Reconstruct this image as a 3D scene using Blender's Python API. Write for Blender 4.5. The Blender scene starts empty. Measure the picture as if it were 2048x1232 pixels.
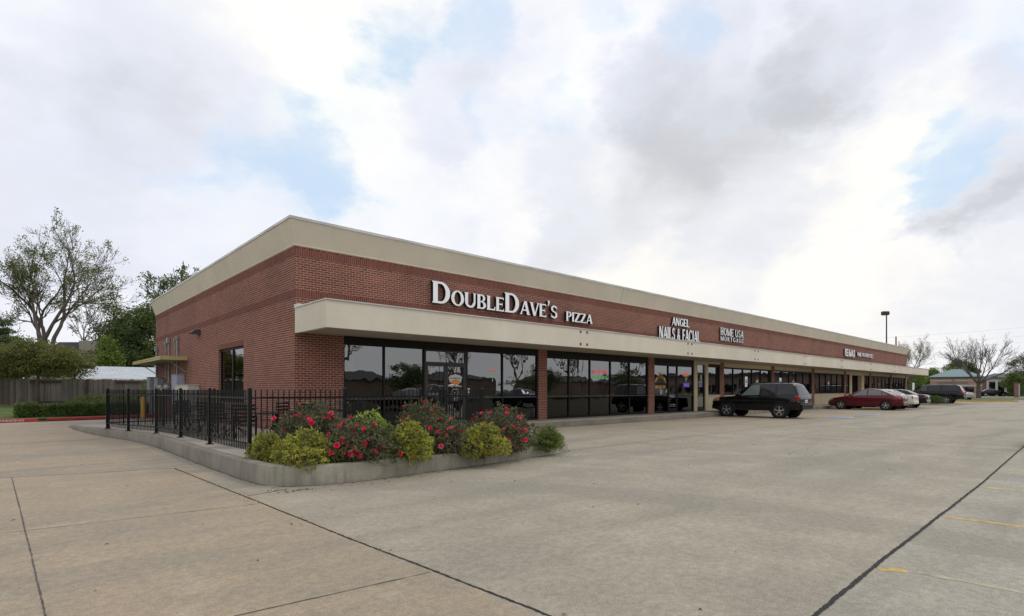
import bpy, bmesh, math, random
from mathutils import Vector, Matrix
R = math.radians
scene = bpy.context.scene
col = scene.collection

# ------------------------------------------------------------------ camera
CAM_H = 1.47
HEAD = R(47.3)
FPX = 1088.0
cam_d = bpy.data.cameras.new('camera')
cam = bpy.data.objects.new('camera', cam_d); col.objects.link(cam)
cam.location = (0, 0, CAM_H)
cam.rotation_euler = (R(90), 0, HEAD - R(90))
cam_d.sensor_width = 36.0
cam_d.lens = 36.0 * FPX / 2048
cam_d.shift_y = (779 - 616) / 2048
cam_d.clip_end = 3000
scene.camera = cam
FW = Vector((math.cos(HEAD), math.sin(HEAD), 0)); RT = Vector((math.sin(HEAD), -math.cos(HEAD), 0))
def at(u, d, z=0):            # ground point at depth d in the direction of photo column u
    p = FW * d + RT * ((u - 1024) / FPX * d); return Vector((p.x, p.y, z))
def zat(v, d): return CAM_H + (779 - v) / FPX * d
def vdir(u, v): return (FW * FPX + RT * (u - 1024) + Vector((0, 0, 779 - v))).normalized()

# ------------------------------------------------------------------ world
SUN_EL, SUN_AZ = R(48), R(-28)      # azimuth measured from +X towards +Y
world = bpy.data.worlds.new('World'); scene.world = world; world.use_nodes = True
wn = world.node_tree; wn.nodes.clear()
def N(nt, t, **kw):
    n = nt.nodes.new(t)
    for k, v in kw.items():
        if k.startswith('_'): setattr(n, k[1:], v)
        else:
            k2 = int(k[1:]) if k[0] == 'i' and k[1:].isdigit() else k.replace('__', ' ')
            s = n.inputs[k2]
            if isinstance(v, bpy.types.NodeSocket): nt.links.new(v, s)
            else: s.default_value = v
    return n
def mth(nt, op, a, b=0.0, c=None, clamp=False):
    n = N(nt, 'ShaderNodeMath', _operation=op, i0=a, i1=b, _use_clamp=clamp)
    if c is not None:
        if isinstance(c, bpy.types.NodeSocket): nt.links.new(c, n.inputs[2])
        else: n.inputs[2].default_value = c
    return n.outputs[0]
def mixc(nt, f, a, b, mode='MIX'):
    n = nt.nodes.new('ShaderNodeMix'); n.data_type = 'RGBA'; n.blend_type = mode
    for s, v in ((n.inputs[0], f), (n.inputs[6], a), (n.inputs[7], b)):
        if isinstance(v, bpy.types.NodeSocket): nt.links.new(v, s)
        else: s.default_value = v if not isinstance(v, tuple) or len(v) == 4 else (*v, 1)
    return n.outputs[2]
def ramp(nt, f, pts, interp='LINEAR'):
    n = nt.nodes.new('ShaderNodeValToRGB'); nt.links.new(f, n.inputs[0]); n.color_ramp.interpolation = interp
    e = n.color_ramp.elements
    while len(e) < len(pts): e.new(0.5)
    for k, (p, c) in enumerate(pts):
        e[k].position = p; e[k].color = c if isinstance(c, tuple) and len(c) == 4 else ((*c, 1) if isinstance(c, tuple) else (c, c, c, 1))
    return n.outputs[0]
def mapr(nt, v, a, b, c, d, smooth=False):
    n = N(nt, 'ShaderNodeMapRange', i0=v, i1=a, i2=b, i3=c, i4=d)
    if smooth: n.interpolation_type = 'SMOOTHSTEP'
    return n.outputs[0]
def build_world(nt):
    sky = nt.nodes.new('ShaderNodeTexSky'); sky.sky_type = 'NISHITA'; sky.sun_disc = False
    sky.sun_elevation = SUN_EL; sky.sun_rotation = R(90) - SUN_AZ; sky.air_density = 1.0; sky.dust_density = 2.0
    tc = nt.nodes.new('ShaderNodeTexCoord'); g = tc.outputs['Generated']
    sx = N(nt, 'ShaderNodeSeparateXYZ', i0=g)
    sq = N(nt, 'ShaderNodeVectorMath', _operation='MULTIPLY', i0=g, i1=(1.0, 1.0, 1.7)).outputs[0]
    def nz(scale, det, ro, dist=0.0, off=(0, 0, 0), out=0):
        v = N(nt, 'ShaderNodeVectorMath', _operation='ADD', i0=sq, i1=off).outputs[0]
        return N(nt, 'ShaderNodeTexNoise', Vector=v, Scale=scale, Detail=det, Roughness=ro, Distortion=dist).outputs[out]
    n1 = nz(2.4, 9.0, .55, .2); n2 = nz(5.5, 9.0, .60, .35, (3.1, 1.7, 4.2)); n3 = nz(13.0, 8.0, .62, .2, (7.7, 2.2, 1.4))
    # billowing edges: the direction is pushed about by noise before the cloud masses are placed
    w1 = nz(3.6, 8.0, .62, 0.0, (1.3, 5.2, 8.8), 1)
    ws = N(nt, 'ShaderNodeVectorMath', _operation='SUBTRACT', i0=w1, i1=(.5, .5, .5)).outputs[0]
    wm = N(nt, 'ShaderNodeVectorMath', _operation='MULTIPLY', i0=ws, i1=(.34, .34, .26)).outputs[0]
    gw = N(nt, 'ShaderNodeVectorMath', _operation='NORMALIZE', i0=N(nt, 'ShaderNodeVectorMath', _operation='ADD', i0=g, i1=wm).outputs[0]).outputs[0]
    def blob(u, v, r):
        d = vdir(u, v)
        dt = N(nt, 'ShaderNodeVectorMath', _operation='DOT_PRODUCT', i0=gw, i1=tuple(d)).outputs['Value']
        c = math.cos(math.atan(r * 1.25 / math.hypot(FPX, math.hypot(u - 1024, v - 779))))
        return mapr(nt, dt, c, 1.0 - (1.0 - c) * .10, 0.0, 1.0, True)
    def addup(lst):
        acc = None
        for u, v, r, w in lst:
            b = mth(nt, 'MULTIPLY', blob(u, v, r), w * (.72 if w < 0 else .8))
            acc = b if acc is None else mth(nt, 'ADD', acc, b)
        return acc
    shade = addup([(1560, 470, 420, .22), (1850, 120, 240, .16), (1180, 110, 150, .20), (1070, 330, 170, .20), (1560, 60, 90, .22), (760, 370, 240, .14), (640, 40, 260, .18), (1900, 350, 130, .18),
                   (1400, 190, 190, -.42), (1480, 330, 180, -.40), (1270, 190, 110, -.26), (1330, 380, 130, -.24), (1720, 25, 190, -.46), (1610, 130, 100, -.30), (1180, 400, 150, -.26),
                   (2010, 260, 150, -.52), (1950, 330, 80, -.24), (2030, 405, 60, -.30), (1950, 410, 45, -.22), (1890, 418, 35, -.16), (1960, 530, 190, -.30), (1420, 570, 90, -.18),
                   (350, 130, 190, -.20), (290, 240, 120, -.16), (90, 330, 210, -.20), (890, 215, 90, -.24), (60, 90, 130, -.16), (470, 190, 120, -.10), (1120, 470, 80, -.14)])
    f = mth(nt, 'ADD', mth(nt, 'MULTIPLY', mth(nt, 'SUBTRACT', n1, 0.5), 0.55), shade)
    f = mth(nt, 'ADD', f, mth(nt, 'MULTIPLY', mth(nt, 'SUBTRACT', n2, 0.5), 0.42))
    f = mth(nt, 'ADD', f, mth(nt, 'MULTIPLY', mth(nt, 'SUBTRACT', n3, 0.5), 0.20))
    f = mth(nt, 'ADD', f, 0.755, clamp=True)
    cloud = ramp(nt, f, [(0.0, (.56, .58, .645)), (.28, (.65, .67, .74)), (.50, (.755, .785, .87)), (.68, (.845, .872, .965)), (.84, (.97, .975, 1.0)), (1.0, (1.06, 1.06, 1.03))])
    gap = addup([(545, 290, 120, .60), (600, 330, 90, .5), (930, 45, 85, .75), (820, 105, 60, .5), (780, 160, 70, .55), (720, 230, 70, .35), (990, 225, 60, .6), (1110, 235, 70, .6), (1360, 25, 60, .75), (1190, 10, 60, .4),
                 (1850, 300, 80, .8), (1800, 215, 60, .45), (1870, 350, 50, .5), (2015, 60, 90, .45), (500, 430, 150, .34), (650, 450, 110, .34), (1730, 385, 50, .35), (200, 360, 120, .18), (1080, 130, 60, .3)])
    gp = mth(nt, 'ADD', mth(nt, 'MULTIPLY', mth(nt, 'SUBTRACT', n2, 0.5), 1.5), gap)
    gp = mth(nt, 'ADD', gp, mth(nt, 'MULTIPLY', mth(nt, 'SUBTRACT', n3, 0.5), 0.9))
    gp = mapr(nt, gp, 0.0, 1.2, 0.0, 0.82, True)
    blue = mixc(nt, 0.85, mixc(nt, 1.0, sky.outputs[0], (.10, .10, .10), 'MULTIPLY'), (.60, .80, 1.05))
    c = mixc(nt, gp, cloud, blue)
    warm = addup([(1500, 640, 520, .8), (600, 60, 300, .35), (1150, 520, 250, .3)])
    c = mixc(nt, 1.0, c, mixc(nt, mth(nt, 'MINIMUM', warm, 1.0), (1, 1, 1), (1.03, 1.0, .925)), 'MULTIPLY')
    hz = mapr(nt, sx.outputs[2], 0.0, 0.14, 0.5, 0.0, True)
    c = mixc(nt, hz, c, (.90, .90, .93))
    dn = mapr(nt, sx.outputs[2], -0.02, 0.0, 1.0, 0.0)
    c = mixc(nt, dn, c, (.18, .17, .15))
    bg = N(nt, 'ShaderNodeBackground', i0=c, i1=1.0)
    out = nt.nodes.new('ShaderNodeOutputWorld'); nt.links.new(bg.outputs[0], out.inputs[0])
build_world(wn)
world.cycles.sampling_method = 'MANUAL'; world.cycles.sample_map_resolution = 512

sun_d = bpy.data.lights.new('sun', 'SUN'); sun = bpy.data.objects.new('sun', sun_d); col.objects.link(sun)
sun_d.energy = 0.9; sun_d.angle = R(14); sun_d.color = (1.0, .96, .90)
sd = Vector((math.cos(SUN_EL) * math.cos(SUN_AZ), math.cos(SUN_EL) * math.sin(SUN_AZ), math.sin(SUN_EL)))
sun.rotation_euler = (-sd).to_track_quat('-Z', 'Y').to_euler()
scene.view_settings.view_transform = 'Standard'; scene.view_settings.look = 'None'
scene.view_settings.exposure = 0.0; scene.view_settings.gamma = 1.0
scene.render.engine = 'CYCLES'
scene.cycles.max_bounces = 6; scene.cycles.transparent_max_bounces = 6

# ------------------------------------------------------------------ mesh builder
class MB:
    def __init__(s): s.v = []; s.f = []; s.m = []; s.a = {}
    def add(s, verts, faces, mi=0):
        o = len(s.v); s.v.extend([tuple(p) for p in verts])
        for f in faces: s.f.append(tuple(i + o for i in f)); s.m.append(mi)
        return o
    def quad(s, a, b, c, d, mi=0): s.add([a, b, c, d], [(0, 1, 2, 3)], mi)
    def box(s, x0, x1, y0, y1, z0, z1, mi=0):
        s.add([(x0,y0,z0),(x1,y0,z0),(x1,y1,z0),(x0,y1,z0),(x0,y0,z1),(x1,y0,z1),(x1,y1,z1),(x0,y1,z1)],
              [(0,3,2,1),(4,5,6,7),(0,1,5,4),(1,2,6,5),(2,3,7,6),(3,0,4,7)], mi)
    def bbox(s, x0, x1, y0, y1, z0, z1, b=0.01, mi=0):   # box with chamfered edges
        X = (x0, x1); Y = (y0, y1); Z = (z0, z1); vs = []; idx = {}
        for i in (0, 1):
            for j in (0, 1):
                for k in (0, 1):
                    sx = b if i == 0 else -b; sy = b if j == 0 else -b; sz = b if k == 0 else -b
                    for ax, p in enumerate(((X[i], Y[j]+sy, Z[k]+sz), (X[i]+sx, Y[j], Z[k]+sz), (X[i]+sx, Y[j]+sy, Z[k]))):
                        idx[(i,j,k,ax)] = len(vs); vs.append(p)
        F = []
        for i in (0, 1):
            F.append([idx[(i,0,0,0)], idx[(i,1,0,0)], idx[(i,1,1,0)], idx[(i,0,1,0)]][::(-1 if i == 0 else 1)])
            F.append([idx[(0,i,0,1)], idx[(0,i,1,1)], idx[(1,i,1,1)], idx[(1,i,0,1)]][::(-1 if i == 0 else 1)])
            F.append([idx[(0,0,i,2)], idx[(1,0,i,2)], idx[(1,1,i,2)], idx[(0,1,i,2)]][::(-1 if i == 0 else 1)])
        for i in (0, 1):
            for j in (0, 1):
                F.append([idx[(i,j,0,0)], idx[(i,j,1,0)], idx[(i,j,1,1)], idx[(i,j,0,1)]])
                F.append([idx[(i,0,j,0)], idx[(i,1,j,0)], idx[(i,1,j,2)], idx[(i,0,j,2)]])
                F.append([idx[(0,i,j,1)], idx[(1,i,j,1)], idx[(1,i,j,2)], idx[(0,i,j,2)]])
        for i in (0,1):
            for j in (0,1):
                for k in (0,1): F.append([idx[(i,j,k,0)], idx[(i,j,k,1)], idx[(i,j,k,2)]])
        s.add(vs, F, mi); s.fix = True
    def tube(s, pts, rad, n=6, mi=0, cap=True):
        pts = [Vector(p) for p in pts]; m = len(pts)
        if not hasattr(rad, '__len__'): rad = [rad] * m
        up = Vector((0, 0, 1)); rings = []; prev = None
        for i in range(m):
            t = (pts[min(i+1, m-1)] - pts[max(i-1, 0)])
            if t.length < 1e-9: t = Vector((0, 0, 1))
            t.normalize()
            if prev is None:
                a = t.cross(up if abs(t.z) < .9 else Vector((1, 0, 0))).normalized()
            else:
                a = (prev - t * prev.dot(t))
                a = a.normalized() if a.length > 1e-6 else t.cross(Vector((1, 0, 0))).normalized()
            prev = a; b = t.cross(a)
            rings.append([pts[i] + (a * math.cos(2*math.pi*k/n) + b * math.sin(2*math.pi*k/n)) * rad[i] for k in range(n)])
        vs = [p for r in rings for p in r]; F = []
        for i in range(m-1):
            for k in range(n):
                F.append((i*n+k, i*n+(k+1) % n, (i+1)*n+(k+1) % n, (i+1)*n+k))
        if cap: F.append(tuple(range(n-1, -1, -1))); F.append(tuple((m-1)*n+k for k in range(n)))
        s.add(vs, F, mi)
    def prism(s, poly, z0, z1, mi=0, top=None):       # poly list of (x,y); z0/z1 number or list per vertex
        n = len(poly); Z0 = z0 if hasattr(z0, '__len__') else [z0]*n; Z1 = z1 if hasattr(z1, '__len__') else [z1]*n
        vs = [(p[0], p[1], Z0[i]) for i, p in enumerate(poly)] + [(p[0], p[1], Z1[i]) for i, p in enumerate(poly)]
        F = [tuple(range(n-1, -1, -1)), tuple(range(n, 2*n))] + [(i, (i+1) % n, n+(i+1) % n, n+i) for i in range(n)]
        s.add(vs, F, mi)
    def lathe(s, prof, n=16, axis='Z', c=(0,0,0), mi=0):
        vs = []; F = []
        for (r, h) in prof:
            for k in range(n):
                a = 2*math.pi*k/n; x, y = r*math.cos(a), r*math.sin(a)
                p = (x, y, h) if axis == 'Z' else ((h, x, y) if axis == 'X' else (x, h, y))
                vs.append((p[0]+c[0], p[1]+c[1], p[2]+c[2]))
        for i in range(len(prof)-1):
            for k in range(n): F.append((i*n+k, i*n+(k+1) % n, (i+1)*n+(k+1) % n, (i+1)*n+k))
        s.add(vs, F, mi)
    def build(s, name, mats, parent=None, smooth=False, uv=True, fixn=False, **props):
        me = bpy.data.meshes.new(name); me.from_pydata(s.v, [], s.f)
        if not isinstance(mats, (list, tuple)): mats = [mats]
        for m in mats: me.materials.append(m)
        if len(mats) > 1: me.polygons.foreach_set('material_index', s.m)
        if fixn or getattr(s, 'fix', False):
            bm = bmesh.new(); bm.from_mesh(me); bmesh.ops.recalc_face_normals(bm, faces=bm.faces); bm.to_mesh(me); bm.free()
        if uv:
            ul = me.uv_layers.new(name='UVMap'); dat = []
            for p in me.polygons:
                nx, ny, nz = (abs(c) for c in p.normal)
                for vi in p.vertices:
                    x, y, z = me.vertices[vi].co
                    dat += ([x, y] if nz >= nx and nz >= ny else ([y, z] if nx > ny else [x, z]))
            ul.data.foreach_set('uv', dat)
        if smooth:
            me.polygons.foreach_set('use_smooth', [True]*len(me.polygons))
        me.update()
        o = bpy.data.objects.new(name, me); col.objects.link(o)
        if parent is not None: o.parent = parent
        for k, v in props.items(): o[k] = v
        return o
def auto_smooth(o, ang=40):
    me = o.data
    me.polygons.foreach_set('use_smooth', [True]*len(me.polygons))
    bm = bmesh.new(); bm.from_mesh(me)
    for e in bm.edges:
        if len(e.link_faces) == 2 and e.calc_face_angle(0) > R(ang): e.smooth = False
    bm.to_mesh(me); bm.free()
def thing(name, label, cat, loc=(0,0,0), rz=0, group=None):
    o = bpy.data.objects.new(name, None); col.objects.link(o); o.empty_display_size = .3
    o.location = loc; o.rotation_euler = (0, 0, rz); o['label'] = label; o['category'] = cat
    if group: o['group'] = group
    return o
def tag(o, label, cat, group=None):
    o['label'] = label; o['category'] = cat
    if group: o['group'] = group
    return o
def struct(o): o['kind'] = 'structure'; return o
def dup(root, loc=None, rz=None, label=None, group=None):
    def cp(o, par):
        c = o.copy(); col.objects.link(c); c.parent = par
        for ch in [k for k in kids.get(o.name, [])]: cp(ch, c)
        return c
    kids = {}
    for o in list(col.objects):
        if o.parent: kids.setdefault(o.parent.name, []).append(o)
    r = cp(root, None)
    if loc is not None: r.location = loc
    if rz is not None: r.rotation_euler = (0, 0, rz)
    if label: r['label'] = label
    if group: r['group'] = group
    return r

# ------------------------------------------------------------------ materials
def new_mat(name):
    m = bpy.data.materials.new(name); m.use_nodes = True; nt = m.node_tree; nt.nodes.clear()
    b = nt.nodes.new('ShaderNodeBsdfPrincipled'); o = nt.nodes.new('ShaderNodeOutputMaterial'); nt.links.new(b.outputs[0], o.inputs[0])
    return m, nt, b
def plain(name, c, rough=.6, metal=0.0, var=.12, vs=6.0, bump=0.0, bs=80.0, coat=0.0, spec=.5, var2=.0):
    m, nt, b = new_mat(name)
    g = nt.nodes.new('ShaderNodeTexCoord').outputs['Object']
    n = N(nt, 'ShaderNodeTexNoise', Vector=g, Scale=vs, Detail=5.0, Roughness=.6).outputs[0]
    lo = tuple(x*(1-var) for x in c); hi = tuple(min(1, x*(1+var)) for x in c)
    cc = mixc(nt, mapr(nt, n, .3, .7, 0, 1), lo, hi)
    nt.links.new(cc, b.inputs['Base Color']); b.inputs['Roughness'].default_value = rough; b.inputs['Metallic'].default_value = metal
    b.inputs['Coat Weight'].default_value = coat; b.inputs['Coat Roughness'].default_value = .05
    b.inputs['Specular IOR Level'].default_value = spec
    if bump:
        h = N(nt, 'ShaderNodeTexNoise', Vector=g, Scale=bs, Detail=3.0).outputs[0]
        bp = N(nt, 'ShaderNodeBump', Height=h, Strength=bump, Distance=.01); nt.links.new(bp.outputs[0], b.inputs['Normal'])
    return m
def brick_mat(name, soldier=False, c1=(.225,.075,.050), c2=(.135,.047,.034), mortar=(.47,.35,.27)):
    m, nt, b = new_mat(name)
    uv = nt.nodes.new('ShaderNodeUVMap').outputs[0]
    if soldier:
        s = N(nt, 'ShaderNodeSeparateXYZ', i0=uv)
        vec = N(nt, 'ShaderNodeCombineXYZ', i0=s.outputs[1], i1=s.outputs[0]).outputs[0]
        bw = 40.0
    else: vec = uv; bw = .2035
    bt = N(nt, 'ShaderNodeTexBrick', Vector=vec, Scale=1.0)
    bt.inputs['Color1'].default_value = (*c1, 1); bt.inputs['Color2'].default_value = (*c2, 1); bt.inputs['Mortar'].default_value = (*mortar, 1)
    bt.inputs['Mortar Size'].default_value = .0064 if not soldier else .005; bt.inputs['Mortar Smooth'].default_value = .15; bt.inputs['Bias'].default_value = -.1
    bt.inputs['Brick Width'].default_value = bw; bt.inputs['Row Height'].default_value = .0678
    bt.offset = .5 if not soldier else 0.0
    n = N(nt, 'ShaderNodeTexNoise', Vector=uv, Scale=.55, Detail=5.0, Roughness=.6).outputs[0]
    n2 = N(nt, 'ShaderNodeTexNoise', Vector=uv, Scale=60.0, Detail=3.0).outputs[0]
    c = mixc(nt, mapr(nt, n, .3, .7, 0, 1), (.84, .84, .86), (1.14, 1.12, 1.10))
    c = mixc(nt, 1.0, bt.outputs[0], c, 'MULTIPLY')
    c = mixc(nt, 1.0, c, mixc(nt, mapr(nt, n2, .3, .7, 0, 1), (.85, .85, .85), (1.13, 1.13, 1.13)), 'MULTIPLY')
    nt.links.new(c, b.inputs['Base Color']); b.inputs['Roughness'].default_value = .9; b.inputs['Specular IOR Level'].default_value = .25
    bp = N(nt, 'ShaderNodeBump', Height=mth(nt, 'SUBTRACT', 1.0, bt.outputs[1]), Strength=.6, Distance=.006); nt.links.new(bp.outputs[0], b.inputs['Normal'])
    return m
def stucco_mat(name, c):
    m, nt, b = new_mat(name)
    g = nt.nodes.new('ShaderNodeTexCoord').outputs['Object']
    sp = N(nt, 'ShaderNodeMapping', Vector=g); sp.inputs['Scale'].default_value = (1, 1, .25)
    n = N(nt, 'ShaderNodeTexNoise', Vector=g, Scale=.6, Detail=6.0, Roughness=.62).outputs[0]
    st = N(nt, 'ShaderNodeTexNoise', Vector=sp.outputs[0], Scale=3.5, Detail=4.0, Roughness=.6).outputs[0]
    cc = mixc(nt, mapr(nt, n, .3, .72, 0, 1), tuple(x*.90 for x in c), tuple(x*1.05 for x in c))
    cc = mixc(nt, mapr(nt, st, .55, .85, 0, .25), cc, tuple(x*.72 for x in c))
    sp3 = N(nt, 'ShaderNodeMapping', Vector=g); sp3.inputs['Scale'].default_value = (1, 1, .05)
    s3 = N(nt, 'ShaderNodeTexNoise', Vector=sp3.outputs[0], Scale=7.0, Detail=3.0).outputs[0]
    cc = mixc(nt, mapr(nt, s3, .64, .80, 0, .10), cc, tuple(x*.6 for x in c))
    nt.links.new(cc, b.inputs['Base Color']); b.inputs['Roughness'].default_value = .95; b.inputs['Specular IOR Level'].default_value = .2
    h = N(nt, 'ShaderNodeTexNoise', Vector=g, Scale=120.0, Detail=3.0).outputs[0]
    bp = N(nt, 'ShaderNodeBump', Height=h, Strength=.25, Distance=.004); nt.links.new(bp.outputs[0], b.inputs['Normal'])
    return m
def glass_mat(name, tint=(.16,.155,.15), ior=2.6, wav=.0055):
    m = bpy.data.materials.new(name); m.use_nodes = True; nt = m.node_tree; nt.nodes.clear()
    g = nt.nodes.new('ShaderNodeTexCoord').outputs['Object']
    mp = N(nt, 'ShaderNodeMapping', Vector=g); mp.inputs['Scale'].default_value = (1.0, 1.0, .6)
    h = N(nt, 'ShaderNodeTexNoise', Vector=mp.outputs[0], Scale=1.6, Detail=1.5, Roughness=.4).outputs[0]
    bp = N(nt, 'ShaderNodeBump', Height=h, Strength=1.0, Distance=wav)
    fr = N(nt, 'ShaderNodeFresnel', IOR=ior, Normal=bp.outputs[0])
    tr = nt.nodes.new('ShaderNodeBsdfTransparent'); tr.inputs[0].default_value = (*tint, 1)
    gl = N(nt, 'ShaderNodeBsdfGlossy', Normal=bp.outputs[0], Roughness=.005); gl.inputs[0].default_value = (1, 1, .98, 1)
    mx = nt.nodes.new('ShaderNodeMixShader'); nt.links.new(fr.outputs[0], mx.inputs[0]); nt.links.new(tr.outputs[0], mx.inputs[1]); nt.links.new(gl.outputs[0], mx.inputs[2])
    o = nt.nodes.new('ShaderNodeOutputMaterial'); nt.links.new(mx.outputs[0], o.inputs[0])
    return m
def emit_mat(name, c, s=1.0):
    m, nt, b = new_mat(name)
    b.inputs['Base Color'].default_value = (*c, 1); b.inputs['Emission Color'].default_value = (*c, 1); b.inputs['Emission Strength'].default_value = s
    return m
def leaf_mat(name, cols, rough=.55, trans=.25, scale=3.0):
    # colour varies from leaf to leaf through a random value stored in the uv map
    m, nt, b = new_mat(name)
    uv = nt.nodes.new('ShaderNodeUVMap').outputs[0]
    s = N(nt, 'ShaderNodeSeparateXYZ', i0=uv)
    c = ramp(nt, s.outputs[0], [(i/(len(cols)-1), k) for i, k in enumerate(cols)])
    g = nt.nodes.new('ShaderNodeTexCoord').outputs['Object']
    n = N(nt, 'ShaderNodeTexNoise', Vector=g, Scale=scale, Detail=2.0).outputs[0]
    c = mixc(nt, 1.0, c, mixc(nt, mapr(nt, n, .35, .65, 0, 1), (1.05, 1.08, 1.10), (1.95, 1.9, 1.7)), 'MULTIPLY')
    nt.links.new(c, b.inputs['Base Color']); b.inputs['Roughness'].default_value = rough; b.inputs['Specular IOR Level'].default_value = .3
    tb = nt.nodes.new('ShaderNodeBsdfTranslucent'); nt.links.new(c, tb.inputs[0])
    mx = nt.nodes.new('ShaderNodeMixShader'); mx.inputs[0].default_value = trans
    nt.links.new(b.outputs[0], mx.inputs[1]); nt.links.new(tb.outputs[0], mx.inputs[2])
    o = [k for k in nt.nodes if k.type == 'OUTPUT_MATERIAL'][0]; nt.links.new(mx.outputs[0], o.inputs[0])
    return m
M = {}
M['brick'] = brick_mat('brick'); M['soldier'] = brick_mat('brick_soldier', True, c1=(.185,.062,.045), c2=(.135,.046,.035), mortar=(.33,.23,.18))
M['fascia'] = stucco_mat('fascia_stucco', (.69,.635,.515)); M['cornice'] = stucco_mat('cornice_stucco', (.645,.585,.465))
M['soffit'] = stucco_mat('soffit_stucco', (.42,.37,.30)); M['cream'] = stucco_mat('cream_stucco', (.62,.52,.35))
M['coping'] = plain('coping_metal', (.50,.49,.45), .45, .2, .25, .9)
M['bronze'] = plain('dark_bronze_frame', (.010,.009,.008), .5, 0, .2, spec=.25)
M['rail'] = plain('grey_frame', (.055,.052,.048), .4, .5, .2)
M['glass'] = glass_mat('tinted_glass')
M['glass_low'] = glass_mat('clear_low_glass', (.22,.22,.21), 1.42)
M['glass2'] = glass_mat('side_glass', wav=.006)
M['black_metal'] = plain('black_powder_coat', (.005,.006,.006), .5, 0, .25, spec=.22)
M['dark_metal'] = plain('dark_metal', (.025,.025,.026), .5, .3, .3)
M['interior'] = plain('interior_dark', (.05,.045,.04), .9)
M['blind'] = plain('vertical_blind', (.34,.25,.19), .8, 0, .15, 3)
M['white_face'] = plain('white_sign_face', (.90,.91,.93), .4, 0, .02)
M['black_side'] = plain('black_sign_side', (.012,.012,.012), .5)
M['roof'] = plain('roof_membrane', (.35,.34,.33), .9)
M['white_paint'] = plain('white_paint', (.70,.70,.68), .6, 0, .1)
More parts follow.
